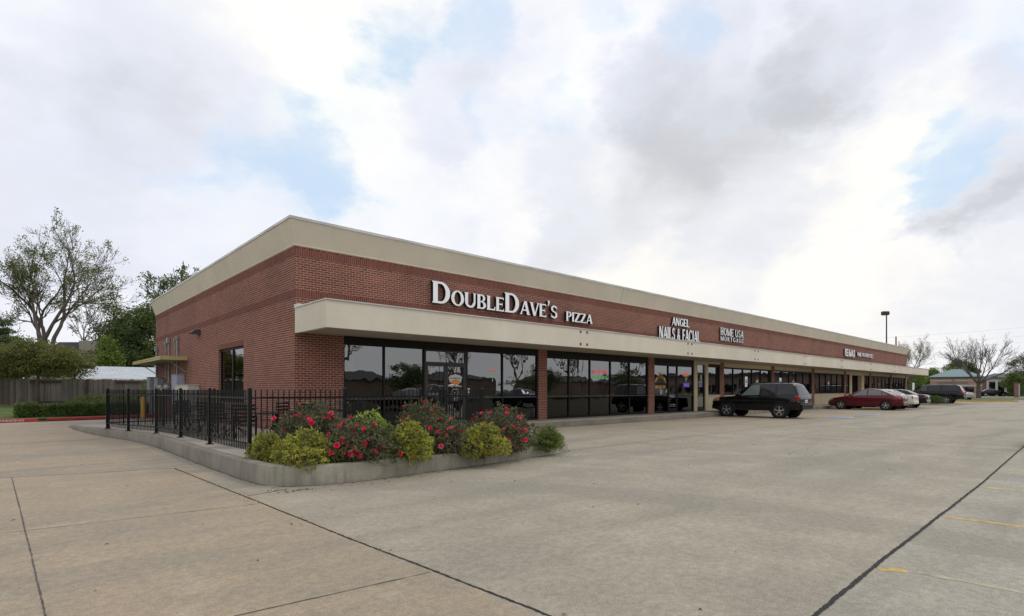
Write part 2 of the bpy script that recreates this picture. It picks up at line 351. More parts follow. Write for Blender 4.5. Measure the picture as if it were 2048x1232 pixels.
# ------------------------------------------------------------------ ground
def concrete_mat(name, lot=True, base=(.345,.307,.238)):
    m, nt, b = new_mat(name)
    g = nt.nodes.new('ShaderNodeTexCoord').outputs['Object']
    s = N(nt, 'ShaderNodeSeparateXYZ', i0=g)
    def noise(sc, det=5.0, ro=.6, vec=g, dist=0.0): return N(nt, 'ShaderNodeTexNoise', Vector=vec, Scale=sc, Detail=det, Roughness=ro, Distortion=dist).outputs[0]
    n1 = noise(.22, 6.0, .62, dist=.4); n2 = noise(1.6, 7.0, .65); n3 = noise(70.0, 3.0, .7); n4 = noise(14.0, 5.0, .7)
    c = mixc(nt, mapr(nt, n1, .32, .68, 0, 1), tuple(x*.86 for x in base), tuple(x*1.12 for x in base))
    if lot:
        # older tan slabs to the left of the long joint and a browner strip along the shops
        wl = mapr(nt, s.outputs[0], 2.46, 2.54, 1.0, 0.0)
        wy = mapr(nt, s.outputs[1], 8.62, 8.72, 0.0, 1.0)
        wx = mapr(nt, s.outputs[0], 9.0, 26.0, 0.0, 1.0)
        c = mixc(nt, mth(nt, 'MULTIPLY', wl, .9), c, mixc(nt, mapr(nt, n1, .3, .7, 0, 1), (.315, .243, .165), (.385, .302, .208)))
        c = mixc(nt, mth(nt, 'MULTIPLY', mth(nt, 'MULTIPLY', wy, wx), .85), c, mixc(nt, mapr(nt, n2, .3, .7, 0, 1), (.305, .25, .17), (.365, .30, .21)))
        wr = mapr(nt, s.outputs[1], 1.22, 1.32, 1.0, 0.0)
        c = mixc(nt, mth(nt, 'MULTIPLY', wr, .5), c, (.355, .345, .295))
        # worn light areas with fine aggregate and smoother grey traffic lanes
        sp = N(nt, 'ShaderNodeMapping', Vector=g); sp.inputs['Scale'].default_value = (.16, .85, 1); sp.inputs['Rotation'].default_value = (0, 0, R(8))
        lane = noise(.9, 5.0, .6, sp.outputs[0], .5)
        c = mixc(nt, mapr(nt, lane, .48, .64, 0, .66), c, (.215, .20, .16))
        sp2 = N(nt, 'ShaderNodeMapping', Vector=g); sp2.inputs['Scale'].default_value = (.9, .25, 1); sp2.inputs['Location'].default_value = (5, 3, 0)
        lane2 = noise(.8, 5.0, .62, sp2.outputs[0], .6)
        c = mixc(nt, mapr(nt, lane2, .54, .68, 0, .45), c, (.235, .21, .165))
        # smooth grey tyre paths where cars swing out of the lot
        for (ax, ay, rad, hw_, amt) in ((0.0, 2.0, 6.85, .42, .60), (0.3, 1.4, 12.0, .55, .38), (0.0, 2.0, 8.9, .30, .26), (20.0, 14.0, 9.2, .45, .30)):
            dv = N(nt, 'ShaderNodeVectorMath', _operation='DISTANCE', i0=g, i1=(ax, ay, 0)).outputs['Value']
            e = mth(nt, 'ABSOLUTE', mth(nt, 'SUBTRACT', mth(nt, 'ADD', dv, mth(nt, 'MULTIPLY', mth(nt, 'SUBTRACT', n2, .5), .7)), rad))
            k = mth(nt, 'MULTIPLY', mapr(nt, e, hw_*.7, hw_*1.35, amt, 0.0, True), mapr(nt, s.outputs[0], 2.6, 3.6, 0, 1))
            c = mixc(nt, mth(nt, 'MULTIPLY', k, mapr(nt, n1, .3, .6, .6, 1.0)), c, (.235, .215, .175))
        # dark oil spots
        vo = N(nt, 'ShaderNodeTexVoronoi', Vector=g, Scale=.55, Randomness=1.0)
        spot = mth(nt, 'MULTIPLY', mapr(nt, mth(nt, 'ADD', vo.outputs[0], mth(nt, 'MULTIPLY', n2, .16)), .10, .17, 1.0, 0.0, True), mapr(nt, n1, .45, .6, 0, .5))
        c = mixc(nt, spot, c, (.12, .105, .09))
        v2 = N(nt, 'ShaderNodeTexVoronoi', Vector=g, Scale=5.0, Randomness=1.0)
        gum = mapr(nt, v2.outputs[0], .035, .06, .5, 0.0)
        gum = mth(nt, 'MULTIPLY', gum, mapr(nt, n4, .52, .56, 0, 1))
        c = mixc(nt, gum, c, (.10, .095, .085))
    n5 = noise(5.0, 6.0, .7)
    c = mixc(nt, mapr(nt, n5, .50, .68, 0, .45), c, tuple(x*.80 for x in base))
    c = mixc(nt, mapr(nt, n2, .44, .72, 0, .6), c, tuple(x*.74 for x in base))
    c = mixc(nt, mapr(nt, n2, .30, .46, .30, 0), c, tuple(min(1, x*1.25) for x in base))
    c = mixc(nt, 1.0, c, mixc(nt, mapr(nt, n3, .32, .68, 0, 1), (.75, .75, .75), (1.25, 1.245, 1.23)), 'MULTIPLY')
    c = mixc(nt, 1.0, c, mixc(nt, mapr(nt, n4, .36, .64, 0, 1), (.86, .855, .84), (1.13, 1.13, 1.14)), 'MULTIPLY')
    nt.links.new(c, b.inputs['Base Color'])
    nt.links.new(mapr(nt, n1, .3, .7, .72, .9), b.inputs['Roughness']); b.inputs['Specular IOR Level'].default_value = .35
    bp = N(nt, 'ShaderNodeBump', Height=mth(nt, 'ADD', mth(nt, 'MULTIPLY', n3, .5), n4), Strength=.35, Distance=.004); nt.links.new(bp.outputs[0], b.inputs['Normal'])
    return m
M['lot'] = concrete_mat('lot_concrete')
M['walk'] = concrete_mat('walk_concrete', False, (.37,.335,.28))
def curb_mat():
    m, nt, b = new_mat('kerb_concrete')
    g = nt.nodes.new('ShaderNodeTexCoord').outputs['Object']
    mp = N(nt, 'ShaderNodeMapping', Vector=g); mp.inputs['Scale'].default_value = (1, 1, .12)
    st = N(nt, 'ShaderNodeTexNoise', Vector=mp.outputs[0], Scale=9.0, Detail=5.0, Roughness=.65).outputs[0]
    n = N(nt, 'ShaderNodeTexNoise', Vector=g, Scale=.8, Detail=6.0, Roughness=.65).outputs[0]
    f = N(nt, 'ShaderNodeTexNoise', Vector=g, Scale=60.0, Detail=3.0).outputs[0]
    s = N(nt, 'ShaderNodeSeparateXYZ', i0=g)
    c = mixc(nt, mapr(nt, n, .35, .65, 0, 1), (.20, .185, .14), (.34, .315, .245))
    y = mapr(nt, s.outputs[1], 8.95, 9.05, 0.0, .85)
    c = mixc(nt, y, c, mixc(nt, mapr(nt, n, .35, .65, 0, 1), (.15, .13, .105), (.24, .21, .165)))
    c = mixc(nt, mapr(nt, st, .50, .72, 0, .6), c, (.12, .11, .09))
    c = mixc(nt, 1.0, c, mixc(nt, mapr(nt, f, .3, .7, 0, 1), (.85, .85, .85), (1.15, 1.15, 1.15)), 'MULTIPLY')
    nt.links.new(c, b.inputs['Base Color']); b.inputs['Roughness'].default_value = .92
    bp = N(nt, 'ShaderNodeBump', Height=f, Strength=.4, Distance=.004); nt.links.new(bp.outputs[0], b.inputs['Normal'])
    return m
M['kerb'] = curb_mat()
def grass_mat(name, a, c2, soil=(.10,.08,.05)):
    m, nt, b = new_mat(name)
    g = nt.nodes.new('ShaderNodeTexCoord').outputs['Object']
    n = N(nt, 'ShaderNodeTexNoise', Vector=g, Scale=.7, Detail=6.0, Roughness=.65).outputs[0]
    f = N(nt, 'ShaderNodeTexNoise', Vector=g, Scale=25.0, Detail=4.0, Roughness=.7).outputs[0]
    c = mixc(nt, mapr(nt, n, .3, .7, 0, 1), a, c2)
    c = mixc(nt, 1.0, c, mixc(nt, mapr(nt, f, .3, .7, 0, 1), (.6, .6, .6), (1.4, 1.4, 1.35)), 'MULTIPLY')
    nt.links.new(c, b.inputs['Base Color']); b.inputs['Roughness'].default_value = .9; b.inputs['Specular IOR Level'].default_value = .2
    bp = N(nt, 'ShaderNodeBump', Height=f, Strength=.8, Distance=.05); nt.links.new(bp.outputs[0], b.inputs['Normal'])
    return m
M['grass'] = grass_mat('lawn_grass', (.07,.105,.028), (.12,.155,.045))
M['dirt'] = plain('mulch', (.075,.048,.035), .95, 0, .45, 18, .8, 60)
M['asphalt'] = plain('street_surface', (.27,.265,.25), .85, 0, .15, 1.5)
M['crack'] = plain('joint_filler', (.020,.018,.016), .9, 0, .5, 8)
M['joint_dark'] = plain('thin_joint', (.085,.075,.065), .95, 0, .5, 10)
M['yellow'] = plain('worn_yellow_paint', (.48,.335,.11), .8, 0, .38, 7)
M['bollard_yellow'] = plain('bollard_paint', (.62,.36,.04), .5, 0, .12)
M['blue_paint'] = plain('blue_paint', (.17,.27,.45), .7, 0, .3, 6)
M['red_paint'] = plain('red_kerb_paint', (.42,.045,.05), .7, 0, .3, 3)

def poly_obj(name, poly, z, mat):
    b = MB(); zz = z if hasattr(z, '__len__') else [z]*len(poly)
    b.add([(p[0], p[1], zz[i]) for i, p in enumerate(poly)], [tuple(range(len(poly)))])
    return struct(b.build(name, mat))
poly_obj('ground', [(-1500,-1500),(1500,-1500),(1500,1500),(-1500,1500)], -.05, M['grass'])
poly_obj('parking_lot', [(-60,-28),(102,-28),(102,60),(7,60),(6.3,34.6),(6.3,33.5),(-60,26.0)], 0.0, M['lot'])
poly_obj('street', [(124,-900),(146,-900),(146,900),(124,900)], .05, M['asphalt'])

# joints in the slabs: irregular thin ribbons of filler just above the concrete
def ribbon(name, pts, w, mat, z=.004, jag=.3, seed=1, step=.12):
    rnd = random.Random(seed); b = MB(); L = []
    for (a, c) in zip(pts[:-1], pts[1:]):
        a = Vector(a); c = Vector(c); n = max(1, int((c-a).length/step))
        for i in range(n): L.append(a.lerp(c, i/n))
    L.append(Vector(pts[-1])); vs = []
    off = 0
    for i, p in enumerate(L):
        t = (L[min(i+1, len(L)-1)] - L[max(0, i-1)]).normalized(); nrm = Vector((-t.y, t.x))
        off = off*.9 + rnd.uniform(-1, 1)*w*jag*.16
        h1 = w*.5*(1+rnd.uniform(-jag, jag*1.3)); h2 = w*.5*(1+rnd.uniform(-jag, jag*1.3))
        for h in (h1, -h2): q = p + nrm*(h+off); vs.append((q.x, q.y, z))
    b.add(vs, [(2*i, 2*i+1, 2*i+3, 2*i+2) for i in range(len(L)-1)])
    return struct(b.build(name, mat, fixn=True))
ribbon('expansion_joint', [(2.25,11.72),(2.37,7.98),(2.46,4.98),(2.53,3.5),(2.62,1.27),(2.7,-9),(2.8,-28)], .019, M['crack'], seed=3, jag=.45, step=.03)
ribbon('expansion_joint', [(-14,12.6),(-.12,12.41),(2.22,11.74),(2.9,11.6)], .016, M['joint_dark'], seed=4)
ribbon('expansion_joint', [(.02,12.38),(.10,8.5),(.17,4.65),(.22,1.2),(.3,-9)], .009, M['joint_dark'], seed=5, jag=.6, step=.05)
ribbon('expansion_joint', [(2.40,7.98),(3.03,8.14)], .016, M['crack'], seed=6)
ribbon('expansion_joint', [(2.48,3.66),(1.07,3.81),(-2,3.95),(-12,4.2)], .009, M['joint_dark'], seed=7, jag=.6, step=.06)
ribbon('expansion_joint', [(2.36,7.35),(0,7.6),(-8,7.9)], .008, M['joint_dark'], seed=17, jag=.8)
ribbon('expansion_joint', [(2.6,1.25),(5.4,1.28),(11,1.27),(19.2,1.36),(40,1.4),(100,1.6)], .030, M['crack'], seed=8, jag=.28, step=.03)
ribbon('expansion_joint', [(9.9,8.66),(24,8.75),(60,8.9),(100,9.1)], .016, M['joint_dark'], seed=9)
ribbon('expansion_joint', [(17.4,14.2),(17.6,8.7),(17.8,1.3),(18,-10)], .022, M['joint_dark'], seed=10)
ribbon('expansion_joint', [(33.0,14.2),(33.1,1.4),(33.1,-10)], .022, M['joint_dark'], seed=11)
ribbon('expansion_joint', [(48.6,14.2),(48.6,1.4),(48.6,-10)], .025, M['joint_dark'], seed=12)
for i, x in enumerate((5.22, 7.94, 10.75, 13.45, 16.2, 18.9, 21.6, 24.3, 27.0, 29.7, 32.4)):
    a = 1.235
    ribbon('parking_stripe', [(x, a), (x + .12, a - (.16 if i == 0 else 4.9))], .095, M['yellow'], z=.002, jag=.16, seed=40+i)
ribbon('parking_stripe', [(5.36, 1.0), (5.5, -3.5)], .07, plain('faded_yellow', (.375,.325,.235), .8, 0, .3, 9), z=.002, jag=.5, seed=60, step=.07)
for (x, y0, y1) in ((26.8, 9.0, 14.0), (31.4, 9.3, 14.0), (37.2, 9.5, 14.0), (43.2, 9.3, 14), (47.2, 9.3, 14), (50.2, 9.3, 14), (53.2, 9.3, 14)):
    ribbon('parking_stripe', [(x, y0), (x, y1)], .10, M['yellow'], z=.0045, jag=.3, seed=int(x))
def access_mark(x, y):
    b = MB(); b.box(x-.62, x+.62, y-.62, y+.62, .003, .0045); struct(b.build('parking_symbol_field', M['blue_paint']))
    b = MB()      # wheelchair symbol: ring, seat and head as strokes
    k = 14
    for i in range(k-3):
        a0 = R(120)+2*math.pi*i/k; a1 = R(120)+2*math.pi*(i+1)/k
        b.add([(x+math.cos(t)*r, y-.15+math.sin(t)*r, .008) for t, r in ((a0,.42),(a1,.42),(a1,.33),(a0,.33))], [(0,1,2,3)])
    b.add([(x-.12,y+.75,.0081),(x+.06,y+.75,.0081),(x+.06,y+.58,.0081),(x-.12,y+.58,.0081)], [(0,1,2,3)])
    b.add([(x-.1,y+.5,.0082),(x+.0,y+.5,.0082),(x+.05,y-.05,.0082),(x-.05,y-.05,.0082)], [(0,1,2,3)])
    b.add([(x+.0,y+.02,.0083),(x+.5,y-.3,.0083),(x+.45,y-.38,.0083),(x-.05,y-.06,.0083)], [(0,1,2,3)])
    struct(b.build('parking_symbol', M['white_paint']))
access_mark(32.3, 9.35); access_mark(37.3, 9.35)

def wander(name, p, ang, L, w, seed):
    r_ = random.Random(seed); pts = [p]; a = ang
    for k in range(int(L/.35)): a += r_.uniform(-.35, .35); a = ang+(a-ang)*.8; pts.append((pts[-1][0]+math.cos(a)*.35, pts[-1][1]+math.sin(a)*.35))
    ribbon(name, pts, w, M['joint_dark'], z=.0025, jag=.7, seed=seed, step=.04)
wander('hairline_crack', (9.2, 6.6), -.5, 2.2, .004, 502); wander('hairline_crack', (-1.2, 6.2), .3, 1.6, .004, 503)
# raised slab along the shops, patio and planter kerb
PX, PY = 6.05, 15.81           # outer brick corner of the building
KB = [(3.30,28.6),(1.75,28.4),(1.95,22.79),(2.42,19.82),(2.70,17.51),(2.77,14.99),(2.75,12.49),(2.77,10.48),(2.81,9.28),(2.90,8.68),(3.08,8.38),(3.42,8.18),(3.9,8.07),(4.49,8.04),(5.72,8.12),(7.16,8.22),(8.79,8.40),(9.55,8.52),(9.86,8.70),(9.93,9.0),(9.70,9.35),(9.2,9.7)]
KT = [.02,.03,.21,.235,.27,.285,.29,.30,.305,.305,.305,.305,.30,.30,.29,.26,.225,.20,.18,.18,.19,.21]
def offset_poly(P, d):
    out = []
    for i, p in enumerate(P):
        a = Vector(P[max(0, i-1)]); c = Vector(P[min(len(P)-1, i+1)]); t = (c-a).normalized(); out.append((p[0]-t.y*d, p[1]+t.x*d))
    return out
def smooth_line(P, Z, n=4):
    out = []; oz = []
    for i in range(len(P)-1):
        p0 = Vector(P[max(0, i-1)]); p1 = Vector(P[i]); p2 = Vector(P[i+1]); p3 = Vector(P[min(len(P)-1, i+2)])
        for k in range(n):
            t = k/n
            q = .5*((2*p1)+(p2-p0)*t+(2*p0-5*p1+4*p2-p3)*t*t+(-p0+3*p1-3*p2+p3)*t**3); out.append((q.x, q.y)); oz.append(Z[i]*(1-t)+Z[i+1]*t)
    out.append(P[-1]); oz.append(Z[-1]); return out, oz
KBs, KTs = smooth_line(KB, KT)
b = MB()
rows = [(0.0, -.02, 0), (.012, None, -.02), (.03, None, 0.0), (.19, None, 0.0), (.20, None, -.008), (.20, None, -.12)]
vs = []; lines = [offset_poly(KBs, r[0]) for r in rows]
for i in range(len(KBs)):
    for j, r in enumerate(rows):
        z = r[1] if r[1] is not None else max(.005, KTs[i] + r[2]); vs.append((lines[j][i][0], lines[j][i][1], z))
k = len(rows); b.add(vs, [(i*k+j, (i+1)*k+j, (i+1)*k+j+1, i*k+j+1) for i in range(len(KBs)-1) for j in range(k-1)])
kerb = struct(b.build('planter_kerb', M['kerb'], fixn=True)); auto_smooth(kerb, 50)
# joints in the kerb
inner = offset_poly(KBs, .195)
patio = [p for p in inner if p[1] > 10.3 and p[0] < 4] 
b = MB()
pz = [min(.22, KTs[i] - .006) for i, p in enumerate(inner) if p[1] > 10.3 and p[0] < 4]
poly = patio + [(9.0, 10.15), (9.6, 12.4), (10.6, 13.9), (11.6, 14.32)] + [(80.5, 14.32), (80.5, PY+.3), (PX+.1, PY+.3), (PX+.1, 30.5)]
zz = pz + [.215, .22, .22, .22, .22, .22, .22, .03]
n = len(poly)
b.add([(p[0], p[1], zz[i]) for i, p in enumerate(poly)], [tuple(range(n))])
vs = [(p[0], p[1], zz[i]) for i, p in enumerate(poly)] + [(p[0], p[1], -.02) for p in poly]
b.add(vs, [(i, (i+1) % n, n+(i+1) % n, n+i) for i in range(n)])
bm_o = struct(b.build('patio_pavement', M['walk'], fixn=True))
bm = bmesh.new(); bm.from_mesh(bm_o.data); bmesh.ops.triangulate(bm, faces=[f for f in bm.faces if len(f.verts) > 4]); bm.to_mesh(bm_o.data); bm.free()
# kerb face of the walk, lighter strip
b = MB(); b.box(11.6, 80.5, 14.28, 14.318, -.02, .2225); b.add([], [])
kk = struct(b.build('walk_kerb', M['kerb']))
for i in range(20):
    x = 12.4 + i*3.45
    ribbon('pavement_joint', [(x, 14.33), (x, 15.8)], .012, M['joint_dark'], z=.2245, seed=70+i)
ribbon('expansion_joint', [(11.6, 14.27), (40, 14.27), (80.5, 14.27)], .02, M['joint_dark'], seed=33)
for y in (11.2, 12.9, 14.6, 17.5, 20.2):
    ribbon('pavement_joint', [(3.05, y), (6.0, y)], .010, M['joint_dark'], z=.2245, seed=int(y*9))
M['shade_grime'] = plain('kerb_shade_grime', (.115,.10,.08), .95, 0, .5, 12)  # dirt along the kerb foot that doubles as a painted contact shadow
ribbon('kerb_shade_grime', [p for i, p in enumerate(offset_poly(KBs, -.012)) if i % 3 == 0 and p[1] > 8 and not (p[0] > 9.5 and p[1] > 9.2)], .035, M['shade_grime'], z=.0032, jag=1.0, seed=91, step=.04)
ribbon('kerb_shade_grime', [(11.6, 14.25), (40, 14.25), (79, 14.25)], .05, M['shade_grime'], z=.0032, jag=.9, seed=92, step=.1)
# planter soil
soil = [p for p in inner if p[1] < 10.25]
b = MB(); b2 = MB()
poly = soil + [(9.0, 10.1), (3.0, 10.1)]
rnd = random.Random(5); G = []
NX, NY = 90, 28; vs = []; fs = []
def inside(x, y, P):
    c = False; j = len(P)-1
    for i in range(len(P)):
        if (P[i][1] > y) != (P[j][1] > y) and x < (P[j][0]-P[i][0])*(y-P[i][1])/(P[j][1]-P[i][1])+P[i][0]: c = not c
        j = i
    return c
for j in range(NY+1):
    for i in range(NX+1):
        x = 2.85+7.1*i/NX; y = 8.05+2.15*j/NY
        zt = .285 - .10*max(0, (x-5.5)/4.4) ; zt += .035*math.sin(x*2.1)*math.sin(y*3+1)*0.6 + rnd.uniform(-.012, .012) - .035
        vs.append((x, y, zt))
ok = [inside(v[0], v[1], poly) for v in vs]
W = NX+1
fs = [(j*W+i, j*W+i+1, (j+1)*W+i+1, (j+1)*W+i) for j in range(NY) for i in range(NX) if sum(ok[q] for q in (j*W+i, j*W+i+1, (j+1)*W+i+1, (j+1)*W+i)) >= 2]
b.add(vs, fs)
bed = struct(b.build('planting_bed', M['dirt']))
# mulch chips
b = MB()
for i in range(2600):
    x = rnd.uniform(2.95, 9.8); y = rnd.uniform(8.15, 10.2)
    if not inside(x, y, poly): continue
    zt = .285 - .10*max(0, (x-5.5)/4.4) - .02; a = rnd.uniform(0, 6.28); l = rnd.uniform(.008, .028); w = l*.35; t = rnd.uniform(-.01, .012)
    dx, dy = math.cos(a), math.sin(a)
    b.add([(x-dx*l, y-dy*l, zt), (x-dy*w, y+dx*w, zt+.008+t), (x+dx*l, y+dy*l, zt+t), (x+dy*w, y-dx*w, zt+.004)], [(0,1,2,3)])
ch = b.build('mulch_chips', plain('mulch_chip', (.12,.08,.055), .95, 0, .5, 30)); ch['kind'] = 'stuff'

# red painted kerb and the lawn behind it
def kerb_run(name, P, w, h, mat, seed=1):
    out = []
    b = MB(); A = P; B = offset_poly(P, w); vs = []
    for i in range(len(P)):
        vs += [(A[i][0], A[i][1], -.03), (A[i][0], A[i][1], h-.02), (A[i][0]*.9+B[i][0]*.1, A[i][1]*.9+B[i][1]*.1, h), (B[i][0], B[i][1], h), (B[i][0], B[i][1], -.03)]
    b.add(vs, [(i*5+j, (i+1)*5+j, (i+1)*5+j+1, i*5+j+1) for i in range(len(P)-1) for j in range(4)] + [(0,1,2,3,4), tuple((len(P)-1)*5+j for j in (4,3,2,1,0))])
    return struct(b.build(name, mat, fixn=True))
kerb_run('red_kerb', [(.95,33.02),(-12,30.7),(-60,23)][::-1], .18, .15, M['red_paint'])
kerb_run('red_kerb', [(5.9,34.3),(1.28,33.13)][::-1], .18, .15, M['red_paint'])
# lawn rising towards the board fence
def gridsheet(name, f, us, vs_, mat):
    b = MB(); n = len(vs_); b.add([f(u, v) for u in us for v in vs_], [(i*n+j, (i+1)*n+j, (i+1)*n+j+1, i*n+j+1) for i in range(len(us)-1) for j in range(n-1)])
    return struct(b.build(name, mat, smooth=True, fixn=True))
def kerbY(x): return 33.0 + (x-.72)*(.21 if x > 0.72 else .18) + .17
gridsheet('lawn', lambda x, v: (x, kerbY(x) + v*(60-kerbY(x)), .10 + .42*min(1, v*1.9)**.8 + .02*math.sin(x*1.3+v*9)), [-60+ i*1.2 for i in range(73)], [i/24 for i in range(25)], M['grass'])

gridsheet('lawn_edge', lambda x, v: (x, kerbY(x)-.2+v*.6, .03+.10*v), [-14+i*1.0 for i in range(20)], [0,.5,1], M['dirt'])
# right-hand side: grass strip, kerb islands, far grass
b = MB(); b.box(102, 123.8, -300, 300, -.03, .13); struct(b.build('grass_verge', grass_mat('verge_grass', (.11,.13,.045), (.17,.18,.07))))
b = MB(); b.box(101.8, 102, -300, 300, -.03, .15); b.box(123.8, 124, -300, 300, -.03, .16); struct(b.build('verge_kerb', M['walk']))
kerb_run('yellow_kerb', [(88.5,6.9),(87.4,7.6),(83.0,12.6)], .2, .16, M['yellow'])
poly_obj('island_grass', [(88.6,7.1),(83.3,12.8),(84.5,16),(96,16),(96,8)], .13, M['grass'])
# ------------------------------------------------------------------ the shopping building
BX1 = 78.76; BY1 = 36.2; ZT = 5.65; FL = .22
bld = thing('shop_building', 'long single storey red brick shopping building with beige cornice and canopy', 'building', (PX, PY, 0))
OB = Vector((PX, PY, 0))
def bpart(mb, name, mats, parent=bld, **kw):
    # geometry is written in world coordinates; the parent empty sits at the corner of the building
    o = mb.build(name, mats, None, **kw); o.parent = parent
    if parent is bld: o.matrix_parent_inverse = Matrix.Translation(-OB)
    return o
PIL = [(16.08,16.59),(24.15,24.70),(31.88,32.40),(39.53,40.05),(47.46,48.0),(55.56,56.05),(63.5,64.02),(71.45,71.97),(78.2,BX1)]
b = MB()
S1, S0 = 5.568, 5.368; L1, L0 = 4.356, 4.156
b.box(PX, BX1, PY, PY+.3, 3.128, ZT)                      # front, above openings
b.box(PX, 7.54, PY, PY+.3, FL-.1, 3.128)                  # corner pier
# side wall with a window hole Y 20.5..23.65, Z 0.95..3.05
SW = (20.52, 23.62, .98, 3.03)
b.box(PX, PX+.3, PY+.3, SW[0], FL-.2, ZT); b.box(PX, PX+.3, SW[1], BY1, -.1, ZT)
b.box(PX, PX+.3, SW[0], SW[1], FL-.1, SW[2]); b.box(PX, PX+.3, SW[0], SW[1], SW[3], ZT)
b.box(BX1-.3, BX1, PY+.3, BY1, 0, ZT); b.box(PX+.3, BX1-.3, BY1-.3, BY1, 0, ZT)
bpart(b, 'brick_wall', M['brick'])
b = MB()
for (z0, z1) in ((S0, S1), (L0, L1)):
    b.box(PX-.012, BX1+.012, PY-.012, PY+.05, z0, z1); b.box(PX-.012, PX+.05, PY+.05, BY1, z0, z1)
b.box(PX-.010, PX+.05, SW[0], SW[1], SW[3], SW[3]+.2)
bpart(b, 'soldier_course', M['soldier'])
for (x0, x1) in PIL:
    b = MB(); b.box(x0, x1, PY-.002, PY+.35, FL-.1, 3.127); bpart(b, 'brick_pillar', M['brick'])
# cornice: sloping stucco band with metal coping
o_, zc0, zc1 = .22, 5.66, 6.33
def band(b, o0, z0, o1, z1, mi=0, x1=BX1):
    a = [(PX-o0, BY1+o0, z0), (PX-o0, PY-o0, z0), (x1+o0, PY-o0, z0), (x1+o0, BY1+o0, z0)]
    c = [(PX-o1, BY1+o1, z1), (PX-o1, PY-o1, z1), (x1+o1, PY-o1, z1), (x1+o1, BY1+o1, z1)]
    for i in range(4):
        j = (i+1) % 4; b.add([a[i], a[j], c[j], c[i]], [(0, 1, 2, 3)], mi)
b = MB(); band(b, .0, ZT-.02, .028, ZT-.005); band(b, .028, ZT-.005, .028, ZT+.03); band(b, .028, ZT+.03, o_, zc1); band(b, o_, zc1, -.3, zc1); band(b, -.3, zc1, -.3, ZT)
bpart(b, 'cornice', M['cornice'], fixn=False)
b = MB(); band(b, o_-.01, zc1+.004, o_+.02, zc1+.006); band(b, o_+.02, zc1+.006, o_+.02, zc1+.085); band(b, o_+.02, zc1+.085, -.06, zc1+.10)
bpart(b, 'coping', M['coping'])
for x in (21.7, 37.6, 53.5, 69.4):
    b = MB(); b.add([(x, PY-.0305, ZT+.03), (x+.014, PY-.0305, ZT+.03), (x+.014, PY-o_-.0025, zc1), (x, PY-o_-.0025, zc1)], [(0,1,2,3)]); bpart(b, 'cornice_joint', M['joint_dark'])
b = MB(); b.box(PX+.3, BX1-.3, PY+.3, BY1-.3, 5.3, 5.4); bpart(b, 'roof', M['roof'])
# canopy over the walk
CY = 13.7; CZ0, CZ1 = 3.10, 3.82
b = MB(); b.box(PX-.004, BX1+.05, CY, CY+.12, CZ0, CZ1); b.box(PX-.004, PX+.12, CY+.12, PY-.014, CZ0, CZ1); b.box(BX1-.07, BX1+.05, CY+.12, PY-.014, CZ0, CZ1)
bpart(b, 'canopy_fascia', M['fascia'])
b = MB(); b.box(PX-.03, BX1+.08, CY-.03, CY+.14, CZ1, CZ1+.035); b.box(PX-.03, PX+.14, CY+.14, PY-.015, CZ1, CZ1+.035)
b.box(PX-.03, PX+.20, PY-.25, PY-.0155, CZ1+.037, CZ1+.11)
bpart(b, 'canopy_coping', M['coping'])
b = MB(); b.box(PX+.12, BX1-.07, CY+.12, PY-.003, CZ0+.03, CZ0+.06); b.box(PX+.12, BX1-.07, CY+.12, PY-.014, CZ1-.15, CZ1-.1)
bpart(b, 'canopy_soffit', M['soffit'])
M['accent'] = plain('brick_accent', (.16,.06,.045), .8); M['fjoint'] = plain('fascia_joint', (.42,.38,.31), .9)
for u0, u1 in ((16.26,16.65),(24.34,24.72),(31.92,32.33),(39.62,40.02),(47.36,47.76),(55.2,55.6),(63.3,63.7),(71.1,71.5)):
    for x in (u0, u1):
        for z in (3.19, 3.665): sq = MB(); sq.box(x-.045, x+.045, CY-.012, CY+.01, z, z+.09); bpart(sq, 'brick_accent', M['accent'])
    jn = MB(); jn.box((u0+u1)/2-.19, (u0+u1)/2-.184, CY-.0015, CY+.01, CZ0, CZ1); bpart(jn, 'fascia_joint', M['fjoint'])
# recessed soffit lamps (unlit)
for x in [9.2+i*3.05 for i in range(22)]:
    b = MB(); b.lathe([(.0, 0), (.06, .0), (.075, -.008), (.09, -.008), (.09, .012)], 14, 'Z', (x, 14.75, CZ0+.025)); bpart(b, 'soffit_light', plain('lamp_trim', (.55,.53,.5), .4) if x < 10 else bpy.data.materials['lamp_trim'], fixn=True)

